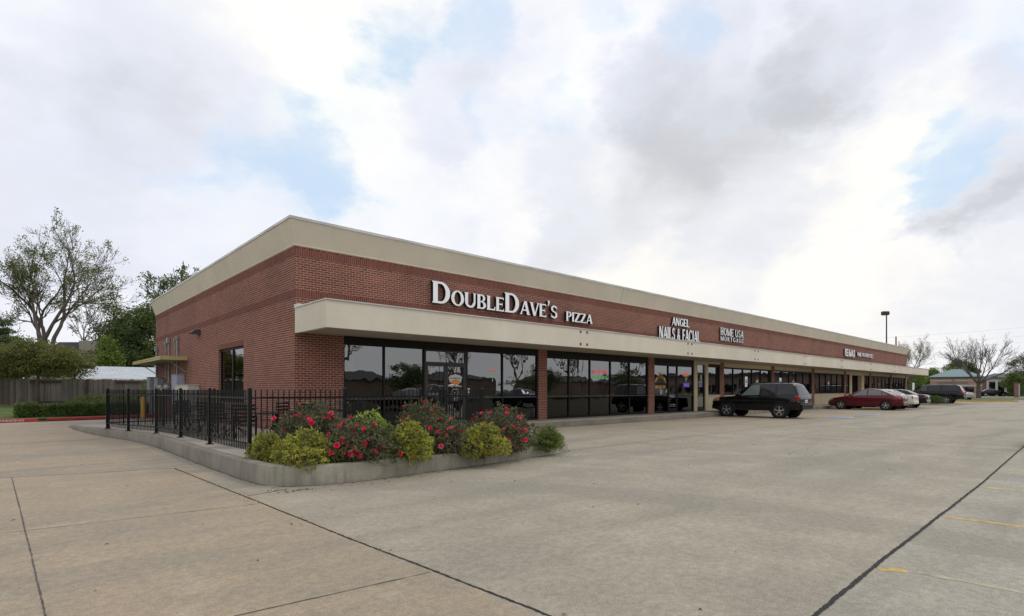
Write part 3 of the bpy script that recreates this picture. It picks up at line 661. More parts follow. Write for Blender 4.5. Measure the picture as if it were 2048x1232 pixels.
GY = PY + .10                  # glass plane
def frame_bars(b, x0, x1, z0, z1, w=.05, d=.05, y=GY):      # rectangle of frame members around an opening
    b.box(x0, x0+w, y-d, y+d, z0, z1); b.box(x1-w, x1, y-d, y+d, z0, z1)
    b.box(x0+w, x1-w, y-d+.002, y+d-.002, z1-w, z1); b.box(x0+w, x1-w, y-d+.002, y+d-.002, z0, z0+w)
def storefront(xs, zb, zt, zmid=None, head=3.127, doors=(), blind=None, headmat=None):
    """xs: mullion centre lines; one window part per bay with its panes as sub-parts"""
    b = MB(); w = .028
    x0, x1 = xs[0], xs[-1]
    for i, x in enumerate(xs):
        a = x if i == 0 else x-w*1.0; c = x+w*2.0 if i == 0 else (x if i == len(xs)-1 else x+w)
        if i == len(xs)-1: a = x-2*w
        b.box(a, c, GY-.055, GY+.05, zb, zt)
    b.box(x0, x1, GY-.05, GY+.045, zt, head)
    b.box(x0, x1, GY-.052, GY+.047, zb-.0, zb+.06)
    o = bpart(b, 'window', M['bronze'])
    def pane(xa, xb, za, zbb, g='glass'):
        p = MB(); p.box(xa, xb, GY-.006, GY+.006, za, zbb); q = p.build('pane', M[g]); q.parent = o; return q
    for i in range(len(xs)-1):
        xa, xb = xs[i]+w, xs[i+1]-w
        if i in doors: continue
        if zmid:
            rb = MB(); rb.box(xa, xb, GY-.045, GY+.04, zmid-.028, zmid+.028); q = rb.build('rail', M['rail']); q.parent = o
            pane(xa, xb, zb+.06, zmid-.028, 'glass_low'); pane(xa, xb, zmid+.028, zt)
        else: pane(xa, xb, zb+.06, zt)
    if blind:
        s = MB()
        for i in range(len(xs)-1):
            if i in doors or i not in blind: continue
            x = xs[i]+w+.02
            while x < xs[i+1]-w-.08:
                s.add([(x, GY+.10, zb+.1), (x+.085, GY+.13, zb+.1), (x+.085, GY+.13, zt-.02), (x, GY+.10, zt-.02)], [(0,1,2,3)]); x += .088
        q = s.build('vertical_blind', M['blind']); q.parent = o
    return o
def door(x0, x1, z1, mat='rail', hinge='l', pane_on=True, wide=.075, parent=bld):
    b = MB(); y = GY-.01
    b.box(x0, x0+wide, y-.035, y+.03, FL+.01, z1); b.box(x1-wide, x1, y-.035, y+.03, FL+.01, z1)
    b.box(x0+wide, x1-wide, y-.033, y+.028, z1-wide, z1); b.box(x0+wide, x1-wide, y-.033, y+.028, FL+.01, FL+.24)
    d = bpart(b, 'door', M[mat])
    p = MB(); p.box(x0+wide, x1-wide, y-.006, y+.006, FL+.24, z1-wide); q = p.build('pane', M['glass']); q.parent = d
    h = MB(); hx = x1-wide*.5 if hinge == 'l' else x0+wide*.5
    h.tube([(hx, y-.04, 1.0), (hx, y-.10, 1.02), (hx, y-.10, 1.36), (hx, y-.04, 1.38)], .014, 8)
    q = h.build('handle', M['dark_metal'], smooth=True); q.parent = d
    return d
# bay 1 : restaurant front with a double door
storefront([7.54,8.97,10.51,12.38,14.14,16.08], FL, 2.86, 1.17, doors=(2,))
b = MB(); frame_bars(b, 10.54, 12.35, FL, 2.86, .05); b.box(10.59, 12.30, GY-.045, GY+.045, 2.37, 2.44); tr = bpart(b, 'door_frame', M['rail'])
p = MB(); p.box(10.59, 12.30, GY-.006, GY+.006, 2.44, 2.81); q = p.build('pane', M['glass']); q.parent = tr
door(10.60, 11.435, 2.36); door(11.455, 12.29, 2.36, hinge='r')
# bay 2
storefront([16.59,18.05,19.5,21.03,22.57,24.15], FL, 2.80, 1.17)
# bay 3 : salon, double entrance, cream door surround, small office window
storefront([24.70,26.13,27.05,28.80], FL, 2.74, 1.17, doors=(1,), head=3.127)
door(26.17, 27.02, 2.30, 'bronze')
p = MB(); p.box(26.17, 27.02, GY-.006, GY+.006, 2.36, 2.72); bpart(p, 'transom_pane', M['glass'])
p = MB(); p.box(26.16, 27.03, GY-.045, GY+.045, 2.30, 2.36); bpart(p, 'transom_bar', M['bronze'])
b = MB(); z1 = 3.127
b.box(28.80, 29.15, PY-.004, PY+.3, FL-.05, z1); b.box(30.10, 30.42, PY-.004, PY+.3, FL-.05, z1); b.box(29.15, 30.10, PY+.0, PY+.3, 2.92, z1)
b.box(28.802, 31.878, PY-.03, PY-.005, 2.98, z1); b.box(30.42, 31.88, PY+.004, PY+.3, FL-.05, 1.08)
bpart(b, 'cream_wall', M['cream'])
b = MB(); b.box(30.36, 31.879, PY-.05, PY+.1, 1.08, 1.15); bpart(b, 'window_sill', M['cream'])
door(29.17, 30.08, 2.40, 'bronze', hinge='r')
p = MB(); p.box(29.17, 30.08, GY-.006, GY+.006, 2.46, 2.9); bpart(p, 'transom_pane', M['glass'])
p = MB(); p.box(29.16, 30.09, GY-.045, GY+.045, 2.40, 2.46); bpart(p, 'transom_bar', M['bronze'])
storefront([30.42,31.60,31.88], 1.15, 2.80, head=2.97)
# bays 4 to 9 : office windows above a low cream wall
def office_bay(x0, x1, n=5, blind=None, last=.28):
    step = (x1-x0-last)/n
    b = MB(); b.box(x0+.001, x1-.001, PY+.02, PY+.3, FL-.05, 1.06); b.box(x0+.001, x1-.001, PY+.02, PY+.3, 2.86, 3.127); bpart(b, 'cream_wall', M['cream'])
    b = MB(); b.box(x0+.001, x1-.001, PY-.03, PY+.1, 1.06, 1.12); bpart(b, 'window_sill', M['cream'])
    return storefront([x0+i*step for i in range(n+1)] + [x1], 1.12, 2.76, head=2.85, blind=blind)
office_bay(32.40, 39.53, blind=(1, 2, 3, 4))
office_bay(40.05, 47.46, blind=(0, 1, 2, 3, 4))
office_bay(48.0, 55.56, blind=(0, 1, 2, 3))
# bay 7: recessed entrance between cream piers
b = MB(); b.box(57.15, 57.75, PY-.02, PY+.3, FL-.05, 3.127); b.box(60.75, 61.6, PY-.02, PY+.3, FL-.05, 3.127); b.box(57.75, 60.75, PY-.01, PY+.3, 2.82, 3.127); bpart(b, 'cream_wall', M['cream'])
b = MB(); b.box(57.75, 60.75, PY+.9, PY+1.0, FL-.05, 2.9); bpart(b, 'entrance_recess', plain('brown_recess', (.13,.085,.05), .7))
b = MB(); b.box(58.3, 60.2, PY+.85, PY+.895, FL, 2.4); b.box(59.24, 59.26, PY+.84, PY+.849, FL, 2.4); bpart(b, 'entrance_door', plain('brown_door', (.10,.07,.045), .5))
b = MB(); b.box(56.06, 57.149, PY+.02, PY+.3, FL-.05, 1.06); b.box(61.601, 63.499, PY+.02, PY+.3, FL-.05, 1.06); b.box(56.06, 57.149, PY+.02, PY+.3, 2.86, 3.127); b.box(61.601, 63.499, PY+.02, PY+.3, 2.86, 3.127); bpart(b, 'cream_wall', M['cream'])
storefront([56.05, 57.15], 1.12, 2.76, head=2.85); storefront([61.6, 62.7, 63.5], 1.12, 2.76, head=2.85)
office_bay(64.02, 71.45, blind=(0, 2, 3)); office_bay(71.97, 78.2, blind=(0, 1, 4))
# interior shell: floor, partition wall some metres behind the glass
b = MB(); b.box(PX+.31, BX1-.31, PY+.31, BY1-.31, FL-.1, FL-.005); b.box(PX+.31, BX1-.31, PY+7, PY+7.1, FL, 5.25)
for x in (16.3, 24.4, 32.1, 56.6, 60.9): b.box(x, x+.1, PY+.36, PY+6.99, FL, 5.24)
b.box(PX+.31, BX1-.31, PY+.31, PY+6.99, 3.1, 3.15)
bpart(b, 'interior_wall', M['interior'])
# side window
b = MB(); ya, yb, za, zb = SW; X = PX+.12
b.box(X-.04, X+.04, ya, ya+.06, za, zb); b.box(X-.04, X+.04, yb-.06, yb, za, zb); b.box(X-.04, X+.04, (ya+yb)/2-.05, (ya+yb)/2+.05, za, zb)
b.box(X-.038, X+.038, ya+.06, yb-.06, zb-.07, zb); b.box(X-.038, X+.038, ya+.06, yb-.06, za, za+.07)
sw = bpart(b, 'window', M['bronze'])
for (p0, p1) in ((ya+.06, (ya+yb)/2-.05), ((ya+yb)/2+.05, yb-.06)):
    p = MB(); p.box(X-.006, X+.006, p0, p1, za+.07, zb-.07); q = p.build('pane', M['glass2']); q.parent = sw

# ------------------------------------------------------------------ lettering
def gl(ch, s=.20, t=.085, sf=.045, so=.06):
    """letter as a list of polygons in a box of height 1; returns (polygons, width)"""
    P = []
    def V(x0, x1, y0, y1): P.append([(x0,y0),(x1,y0),(x1,y1),(x0,y1)])
    def Dg(xa, ya, xb, yb, w): P.append([(xa,ya),(xa+w,ya),(xb+w,yb),(xb,yb)])
    def A(cx, cy, rx, ry, a0, a1, wx, wy, n=14):
        for i in range(n):
            u, v = R(a0+(a1-a0)*i/n), R(a0+(a1-a0)*(i+1)/n)
            q = [(cx+rx*math.cos(u), cy+ry*math.sin(u)), (cx+rx*math.cos(v), cy+ry*math.sin(v)), (cx+(rx-wx)*math.cos(v), cy+(ry-wy)*math.sin(v)), (cx+(rx-wx)*math.cos(u), cy+(ry-wy)*math.sin(u))]
            P.append(q)
    def F(x0, x1, y, up):             # foot or head serif
        if sf <= 0: return
        V(x0-so, x1+so, y if up else y-sf, y+sf if up else y)
    o = so if sf > 0 else 0.0
    def stem(x, y0=0, y1=1, w=None, top=True, bot=True):
        w = w or s; V(x, x+w, y0, y1)
        if top: F(x, x+w, y1, False)
        if bot: F(x, x+w, y0, True)
    W = .8
    if ch == 'D': stem(o); V(o+s, .34+o, 1-t, 1); V(o+s, .34+o, 0, t); A(.34+o, .5, .42, .5, -90, 90, s, t); W = .78+o
    elif ch == 'O': A(.43, .5, .43, .52, 0, 360, s, t, 28); W = .86
    elif ch == 'U': stem(o, .34, 1, bot=False); stem(.60+o, .34, 1, w=t*1.3, bot=False); A((.6+t*1.3)/2+o, .34, (.6+t*1.3)/2, .36, 180, 360, s*.9, t*1.4); W = .62+t*1.3+2*o
    elif ch == 'B': stem(o); V(o+s, .32+o, 1-t, 1); V(o+s, .34+o, .5-t/2, .5+t/2); V(o+s, .34+o, 0, t); A(.32+o, .75, .25, .25, -90, 90, s*.85, t); A(.34+o, .26, .29, .26, -90, 90, s, t); W = .64+o
    elif ch == 'L': stem(o); V(o+s, .58+o, 0, t); P.append([(.58+o,0),(.60+o,.28),(.56+o,.28),(.48+o,t),(.48+o,0)]) if sf > 0 else None; W = .60+o
    elif ch == 'E':
        stem(o); V(o+s, .56+o, 1-t, 1); V(o+s, .46+o, .5-t/2, .5+t/2); V(o+s, .58+o, 0, t)
        if sf > 0: P.append([(.50+o,1-t),(.56+o,.78),(.56+o,1-t)]); P.append([(.52+o,t),(.58+o,t),(.60+o,.25)]); V(.43+o, .47+o, .38, .62)
        W = .60+o
    elif ch == 'F':
        stem(o); V(o+s, .56+o, 1-t, 1); V(o+s, .46+o, .52-t/2, .52+t/2)
        if sf > 0: P.append([(.50+o,1-t),(.56+o,.76),(.56+o,1-t)]); V(.43+o, .47+o, .40, .64)
        W = .57+o
    elif ch == 'A': Dg(.04, 0, .36, 1, t*1.1 if sf > 0 else s); Dg(.60, 0, .34, 1, s); V(.20, .64, .28, .28+t); F(.03, .03+t, 0, True); F(.60, .60+s, 0, True); W = .80
    elif ch == 'V': Dg(.30, 0, .02, 1, s); Dg(.36, 0, .66, 1, t*1.1 if sf > 0 else s); F(.02, .02+s, 1, False); F(.64, .64+t, 1, False); W = .76
    elif ch == 'N': stem(o, w=t*1.2 if sf > 0 else s, top=False); Dg(.50+o, 0, o-.02, 1, s*1.1); stem(.60+o, w=t*1.2 if sf > 0 else s, bot=False); W = .60+(t*1.2 if sf > 0 else s)+2*o
    elif ch == 'M': tw = t*1.2 if sf > 0 else s; stem(o, w=tw, top=False); Dg(.36+o, 0, o, 1, s); Dg(.42+o, 0, .78+o, 1, tw); stem(.78+o, w=s); W = .78+s+2*o
    elif ch == 'I': stem(o); W = s+2*o
    elif ch == 'H': stem(o); stem(.48+o); V(o+s, .48+o, .5-t/2, .5+t/2); W = .48+s+2*o
    elif ch == 'T': stem(.26+o*.5, top=False); V(0, .52+s+o, 1-t, 1); (P.append([(0,1-t),(.05,1-t),(0,.76)]), P.append([(.52+s+o-.05,1-t),(.52+s+o,1-t),(.52+s+o,.76)])) if sf > 0 else None; W = .52+s+o
    elif ch == 'P': stem(o); V(o+s, .32+o, 1-t, 1); V(o+s, .32+o, .44, .44+t); A(.32+o, .72, .28, .28, -90, 90, s, t); W = .61+o
    elif ch == 'R': stem(o); V(o+s, .32+o, 1-t, 1); V(o+s, .32+o, .46, .46+t); A(.32+o, .73, .27, .27, -90, 90, s, t); Dg(.50+o, 0, .24+o, .50, s); F(.5+o, .5+o+s, 0, True); W = .70+o*1.5
    elif ch == 'Z': V(0, .66, 1-t, 1); V(0, .66, 0, t); Dg(0, t, .44, 1-t, s*1.15); (P.append([(0,1-t),(.08,1-t),(0,.76)]), P.append([(.58,t),(.66,t),(.68,.26)])) if sf > 0 else None; W = .68
    elif ch == 'X': Dg(0, 0, .46, 1, t*1.4 if sf > 0 else s); Dg(.48, 0, .02, 1, s); W = .68
    elif ch in 'CG':
        A(.44, .5, .44, .52, 42, 318, s, t, 24)
        if sf > 0: V(.72, .77, .66, .98)
        if ch == 'G': V(.60, .60+s, 0.04, .44); V(.50, .84, .42, .42+t*.8)
        elif sf > 0: V(.72, .76, .02, .26)
        W = .84
    elif ch == 'S': A(.31, .74, .28, .27, 25, 270, s*.85, t*1.2, 16); A(.32, .27, .30, .28, 90, -155, s*.9, t*1.2, 16); (V(.53, .58, .68, .96), V(.02, .06, .04, .32)) if sf > 0 else None; W = .64
    elif ch == '&': A(.33, .76, .20, .24, 0, 360, s*.6, t, 18); A(.32, .28, .30, .29, 0, 360, s*.8, t, 20); Dg(.52, 0, .10, .66, s*.9); W = .76
    elif ch == "'": P.append([(.06,1.02),(.20,1.02),(.19,.86),(.10,.70),(.06,.70),(.10,.84)]); W = .24
    elif ch == '/': Dg(-.12, -.02, .26, 1.06, .10); W = .26
    elif ch == ' ': W = .36
    return P, W
def wall_sign(label, rows, y, depth=.13, name='wall_sign'):
    """rows: (text, x0, x1, z0, capheight, style dict, small-cap height or None)"""
    root = thing(name, label, 'shop sign', (rows[0][1], y, rows[0][3]))
    for (text, x0, x1, z0, h, st, sm, *rest) in rows:
        shear = rest[0] if rest else 0.0
        G = []; tot = 0.0; gap = st.get('gap', .06); kw = {k: v for k, v in st.items() if k != 'gap'}
        for i, ch in enumerate(text):
            big = ch.isupper() or not ch.isalpha(); hh = h if (big or not sm) else sm
            if ch == "'" and sm: hh = sm*1.28
            P, W = gl(ch.upper(), **kw); G.append((P, tot, hh, W)); tot += (W+gap)*hh
        tot -= gap*h; k = (x1-x0)/tot
        for (P, off, hh, W), ch in zip(G, text):
            if not P: continue
            b = MB(); dz = (sm*.02 if ch == "'" and sm else 0)
            for j, poly in enumerate(P):
                ar = sum(poly[i][0]*poly[(i+1) % len(poly)][1]-poly[(i+1) % len(poly)][0]*poly[i][1] for i in range(len(poly)))
                if ar < 0: poly = poly[::-1]
                yy = y - depth - .0012*(j % 7)
                pts = [(x0+(off+(px+shear*py)*hh)*k, z0+dz+py*hh) for px, py in poly]; n = len(pts)
                b.add([(px, yy, pz) for px, pz in pts], [tuple(range(n))], 0)
                # side returns
                b.add([(px, yy, pz) for px, pz in pts]+[(px, y-.02, pz) for px, pz in pts], [((i+1) % n, i, n+i, n+(i+1) % n) for i in range(n)], 1)
            o = b.build('letter', [M['white_face'], M['black_side']]); o.parent = root
            o.matrix_parent_inverse = Matrix.Translation(-Vector(root.location))
    return root
ser = dict(s=.205, t=.095, sf=.05, so=.045, gap=.035)
wall_sign("large white letters reading DoubleDave's Pizza on the brick above the canopy", [
    ("Double", 10.70, 14.02, 4.475, .755, ser, .53), ("Dave's", 14.06, 17.07, 4.475, .755, ser, .53), ("PIZZA", 17.62, 19.40, 4.435, .41, ser, None)], PY-.005, .15)
nar = dict(s=.24, t=.12, sf=.06, so=.04, gap=.05)
wall_sign('two line white letters reading Angel Nails & Facial above the canopy', [
    ("ANGEL", 26.2, 28.0, 4.95, .43, nar, None), ("NAILS & FACIAL", 24.95, 29.2, 4.14, .66, nar, None)], PY-.005, .12)
fin = dict(s=.19, t=.10, sf=.05, so=.05, gap=.10)
wall_sign('two line white letters reading Home USA Mortgage above the canopy', [
    ("HOME USA", 31.75, 34.85, 4.79, .46, fin, None), ("MORTGAGE", 31.75, 34.85, 4.46, .26, dict(fin, gap=.28), None)], PY-.005, .10)
san = dict(s=.20, t=.17, sf=0, so=0, gap=.07)
wall_sign('white sans serif letters reading RE/MAX Fine Properties near the far end', [
    ("RE/MAX", 55.3, 58.2, 4.50, .66, dict(san, gap=.02), None), ("FINE PROPERTIES", 59.0, 64.2, 4.64, .36, san, None)], PY-.005, .13)

# small lettering with the built-in font, turned into meshes
def text_mesh(txt, w, h, mat, name, parent, loc, rz=0, ext=.002, off=0.0, spacing=1.0, z_up=True):
    cu = bpy.data.curves.new(name, 'FONT'); cu.body = txt; cu.align_x = 'CENTER'; cu.align_y = 'BOTTOM_BASELINE'; cu.extrude = ext; cu.offset = off; cu.space_character = spacing
    o = bpy.data.objects.new(name+'_tmp', cu); col.objects.link(o)
    dg = bpy.context.evaluated_depsgraph_get(); me = bpy.data.meshes.new_from_object(o.evaluated_get(dg)); bpy.data.objects.remove(o)
    xs = [v.co.x for v in me.vertices]; ys = [v.co.y for v in me.vertices]
    if not xs: return None
    kx = w/(max(xs)-min(xs)); ky = h/(max(ys)-min(ys)); mx = (max(xs)+min(xs))/2; my = min(ys)
    for v in me.vertices:
        x, y, z = (v.co.x-mx)*kx, (v.co.y-my)*ky, v.co.z
        v.co = (x, -z, y) if z_up else (x, y, z)
    me.materials.clear(); me.materials.append(mat)
    q = bpy.data.objects.new(name, me); col.objects.link(q); q.location = loc; q.rotation_euler = (0, 0, rz)
    if parent is not None:
        q.parent = parent
        if parent is bld: q.matrix_parent_inverse = Matrix.Translation(-OB)
        elif parent.type == 'EMPTY': q.matrix_parent_inverse = Matrix.Translation(-Vector(parent.location))
    return q
YD = GY - .012
M['decal_white'] = plain('decal_white', (.70,.70,.68), .6); M['decal_orange'] = plain('decal_orange', (.75,.28,.08), .6); M['decal_gold'] = plain('decal_gold', (.80,.50,.08), .6)
M['neon_red'] = emit_mat('neon_red', (.8,.13,.10), .55); M['neon_green'] = emit_mat('neon_green', (.14,.6,.18), .4); M['neon_violet'] = emit_mat('neon_violet', (.26,.12,.7), .5)
text_mesh('4506', .56, .17, M['decal_white'], 'door_number', bld, (11.42, YD, 2.55), off=.01)
x = 11.87; yd = YD-.012
b = MB()      # round-cornered badge on the door: white shield with an orange lower band
pts = [(-.26,.02),(-.30,.20),(-.22,.26),(-.10,.28),(0,.31),(.10,.28),(.22,.26),(.30,.20),(.26,.02),(.12,-.02),(0,-.03),(-.12,-.02)]
b.add([(x+px, yd, 1.72+pz) for px, pz in pts], [tuple(range(len(pts)-1,-1,-1))]); bpart(b, 'door_badge', M['decal_white'])
b = MB(); pts = [(-.24,.0),(-.18,.08),(0,.11),(.18,.08),(.24,.0),(.12,-.07),(0,-.085),(-.12,-.07)]
b.add([(x+px, yd-.003, 1.72+pz) for px, pz in pts], [tuple(range(len(pts)-1,-1,-1))]); bpart(b, 'door_badge_band', M['decal_orange'])
text_mesh("DoubleDave's", .46, .075, plain('badge_ink', (.10,.13,.12), .6), 'badge_lettering', bld, (x, yd-.003, 1.845), off=.01)
text_mesh('Dough Magic Done', .58, .085, M['decal_white'], 'door_lettering', bld, (x, yd, 1.545), off=.012)
for i, (tx, w) in enumerate((('HOURS', .26), ('SUN - THURS', .34), ('11 AM - 9 PM', .32), ('FRI - SAT', .30), ('11 AM - 10 PM', .34), ('DINE IN', .22), ('CARRY OUT', .28))):
    text_mesh(tx, w, .042, M['decal_white'], 'door_lettering', bld, (x, yd, 1.46-i*.066), off=.006)
b = MB(); b.box(12.40, 12.50, GY-.062, GY-.057, 1.34, 1.52); bpart(b, 'card_sticker', M['decal_white']); b = MB(); b.box(12.415, 12.485, GY-.066, GY-.063, 1.40, 1.50); bpart(b, 'card_sticker', M['decal_orange'])
b = MB(); b.box(12.40, 12.50, GY-.062, GY-.057, 1.22, 1.31); bpart(b, 'card_sticker', plain('sticker_blue', (.10,.2,.5), .6))

# neon signs hung inside the windows: glass tubes just behind the pane
def neon(name, label, loc, parts):
    root = thing(name, label, 'neon sign', loc)
    for (tx, w, h, dx, dz, mat) in parts: text_mesh(tx, w, h, M[mat], 'tube_lettering', root, (loc[0]+dx, loc[1], loc[2]+dz), ext=.004, off=-.005)
    return root
YN = GY-.014
n1 = neon('neon_sign', 'small red neon slice sign with green arc in the window right of the restaurant doors', (13.62, YN, 2.15), [('PIZZA', .30, .085, 0, 0, 'neon_red')])
b = MB(); pts = [(13.62+math.cos(R(a))*.20, YN, 2.06+math.sin(R(a))*.16+.06) for a in range(200, 345, 12)]; b.tube(pts, .008, 6)
o = b.build('tube_arc', M['neon_green'], smooth=True); o.parent = n1; o.matrix_parent_inverse = Matrix.Translation(-Vector(n1.location))
neon('neon_sign', 'red over green neon lettering We Deliver in the second shop bay', (20.26, YN, 2.2), [('WE DELIVER', 1.15, .17, 0, 0, 'neon_red'), ('281-980-0012', 1.05, .13, 0, -.22, 'neon_green')])
neon('neon_sign', 'red neon open sign with green stem above a violet panel in the salon window', (28.0, YN, 2.2), [('OPEN', .58, .20, 0, 0, 'neon_red')])
n3 = [o for o in col.objects if o.name.startswith('neon_sign')][-1]
b = MB(); b.tube([(28.0, YN, 2.18), (28.07, YN, 2.05), (28.02, YN, 1.92)], .012, 6); b.tube([(28.05, YN, 2.07), (28.2, YN, 2.12)], .01, 6); b.tube([(28.05, YN, 2.0), (27.92, YN, 2.06)], .01, 6)
o = b.build('tube_stem', M['neon_green']); o.parent = n3; o.matrix_parent_inverse = Matrix.Translation(-Vector(n3.location))
b = MB(); b.box(27.72, 28.42, YN-.004, YN, 1.60, 1.86); o = b.build('panel', plain('violet_panel', (.16,.07,.42), .5)); o.parent = n3; o.matrix_parent_inverse = Matrix.Translation(-Vector(n3.location))
text_mesh('NAILS', .5, .16, M['neon_violet'], 'tube_lettering', n3, (28.07, YN-.006, 1.65), off=.005)
# salon lettering on the glass, arched
text_mesh('ANGEL', .42, .14, M['decal_gold'], 'window_lettering', bld, (25.42, YD, 2.24), off=.015)
word = 'NAILS & FACIAL'
for i, ch in enumerate(word):
    if ch == ' ': continue
    a = R(158 - i*(136/(len(word)-1))); text = text_mesh(ch, .085, .15, M['decal_gold'], 'window_lettering', bld, (25.42+math.cos(a)*.53, YD, 1.70+math.sin(a)*.36), off=.015)
text_mesh('281-565-1221', 1.0, .15, M['decal_gold'], 'window_lettering', bld, (25.40, YD, 1.54), off=.02)
def paper(x, z, w, h, mat='decal_white', y=YD):
    b = MB(); b.box(x-w/2, x+w/2, y-.002, y, z, z+h); return bpart(b, 'paper_notice', M[mat])
M['paper_grey'] = plain('paper_grey', (.42,.40,.36), .8); M['paper_blue'] = plain('paper_blue', (.36,.38,.52), .8)
paper(25.47, 1.22, .2, .26, 'paper_grey'); paper(25.98, 1.3, .16, .18, 'paper_grey'); paper(29.7, 2.0, .2, .34, 'paper_grey', YD-.012); paper(29.62, 1.62, .40, .34, 'paper_blue', YD-.012)
text_mesh('HOME USA\nMORTGAGE', .33, .2, plain('ink_blue', (.05,.06,.22), .6), 'window_lettering', bld, (29.62, YD-.016, 1.68), off=.01)
text_mesh('NOTICE', .5, .05, M['decal_white'], 'door_lettering', bld, (26.6, YD-.02, .62)); text_mesh('please use other door', .6, .04, M['decal_white'], 'door_lettering', bld, (26.6, YD-.02, .54))
# balloon emblems on the office windows
def balloon(x, z=1.75, s=1.0, bay=0):
    b = MB(); n = 20
    def P(a): return (x+math.cos(a)*.19*s, z+math.sin(a)*.25*s)
    def slab(lo, hi, mi):
        pts = [];
        for i in range(9): a = lo+(hi-lo)*i/8; pts.append(P(a))
        for i in range(9): a = math.pi-hi+(hi-lo)*i/8; pts.append(P(a))
        b.add([(p[0], YD-.001, p[1]) for p in pts], [tuple(range(len(pts)-1, -1, -1))], mi)
    slab(R(22), R(90), 0); slab(R(-22), R(22), 1); slab(R(-90), R(-22), 2)
    b.box(x-.045*s, x+.045*s, YD-.003, YD, z-.42*s, z-.33*s, 1)
    return bpart(b, 'balloon_emblem', [bpy.data.materials.get('emblem_red') or plain('emblem_red', (.55,.03,.03), .5), M['decal_white'], bpy.data.materials.get('emblem_blue') or plain('emblem_blue', (.03,.06,.35), .5)])
for x in (37.4, 43.8, 51.65, 67.1, 74.5): balloon(x, 2.0)
# ------------------------------------------------------------------ plants
M['bark'] = plain('bark', (.10,.08,.064), .95, 0, .4, 5, .7, 14)
M['bark_pale'] = plain('bark_pale', (.15,.125,.105), .95, 0, .35, 3, .6, 10)
M['leaf_mid'] = leaf_mat('leaves_mid', [(.055,.085,.027), (.085,.12,.034), (.13,.155,.045)])
M['leaf_dark'] = leaf_mat('leaves_dark', [(.040,.065,.025), (.065,.095,.032), (.09,.12,.042)])
M['leaf_olive'] = leaf_mat('leaves_olive', [(.065,.085,.022), (.11,.125,.032), (.15,.145,.045), (.09,.105,.03)])
M['leaf_light'] = leaf_mat('leaves_light', [(.07,.11,.02), (.11,.16,.03), (.15,.19,.045)])
M['leaf_spring'] = leaf_mat('leaves_spring', [(.08,.12,.03), (.12,.15,.04), (.15,.16,.06)])
M['leaf_yellow'] = leaf_mat('leaves_yellow_green', [(.09,.12,.02), (.20,.235,.04), (.38,.36,.065), (.17,.20,.035), (.30,.20,.07)], trans=.3)
M['leaf_lime'] = leaf_mat('leaves_lime', [(.15,.21,.035), (.24,.32,.06), (.30,.38,.09)], trans=.3)
M['leaf_rose'] = leaf_mat('leaves_rose', [(.03,.052,.024), (.055,.088,.036), (.08,.11,.05), (.15,.06,.045), (.05,.08,.032), (.17,.14,.09), (.06,.09,.035), (.04,.065,.028)])
M['leaf_hedge'] = leaf_mat('leaves_hedge', [(.04,.07,.02), (.07,.11,.03), (.11,.15,.04)])
M['leaf_blossom'] = leaf_mat('leaves_blossom', [(.30,.28,.24), (.16,.16,.06), (.40,.38,.33)], trans=.2); M['leaf_red'] = leaf_mat('leaves_red', [(.10,.035,.03), (.14,.06,.035), (.08,.07,.03)])
M['leaf_bronze'] = leaf_mat('leaves_bronze', [(.07,.08,.02), (.13,.11,.03), (.15,.07,.04)])
M['petal'] = plain('rose_petal', (.85,.014,.085), .5, 0, .25, 60); M['petal_pink'] = plain('rose_petal_pale', (.75,.12,.16), .5, 0, .3, 60)
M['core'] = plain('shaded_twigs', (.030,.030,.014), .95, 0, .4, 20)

class LB:        # leaf builder: a mesh of small folded leaf faces, one random number per leaf in the uv map
    def __init__(s, seed=1): s.v = []; s.f = []; s.uv = []; s.r = random.Random(seed)
    def leaf(s, p, l, w, d=None, up=None, fold=.25):
        r = s.r
        if d is None: d = Vector((r.gauss(0,1), r.gauss(0,1), r.gauss(0,1)))
        d = d.normalized(); q = Vector((r.gauss(0,1), r.gauss(0,1), r.gauss(0,1))) if up is None else up
        a = d.cross(q)
        if a.length < 1e-4: a = d.cross(Vector((0.3,.5,1)))
        a.normalize(); n = a.cross(d); o = len(s.v)
        m = p + d*l*.5
        s.v += [tuple(p), tuple(m+a*w*.5+n*fold*w), tuple(p+d*l), tuple(m-a*w*.5+n*fold*w)]
        s.f += [(o, o+1, o+2), (o, o+2, o+3)]; t = r.random(); s.uv += [t, .5]*6
    def build(s, name, mat, parent=None):
        me = bpy.data.meshes.new(name); me.from_pydata(s.v, [], s.f); me.materials.append(mat)
        ul = me.uv_layers.new(name='UVMap'); ul.data.foreach_set('uv', s.uv); me.update()
        o = bpy.data.objects.new(name, me); col.objects.link(o)
        if parent is not None: o.parent = parent
        return o
def rvec(r): 
    while True:
        v = Vector((r.uniform(-1,1), r.uniform(-1,1), r.uniform(-1,1)))
        if .01 < v.length < 1: return v.normalized()
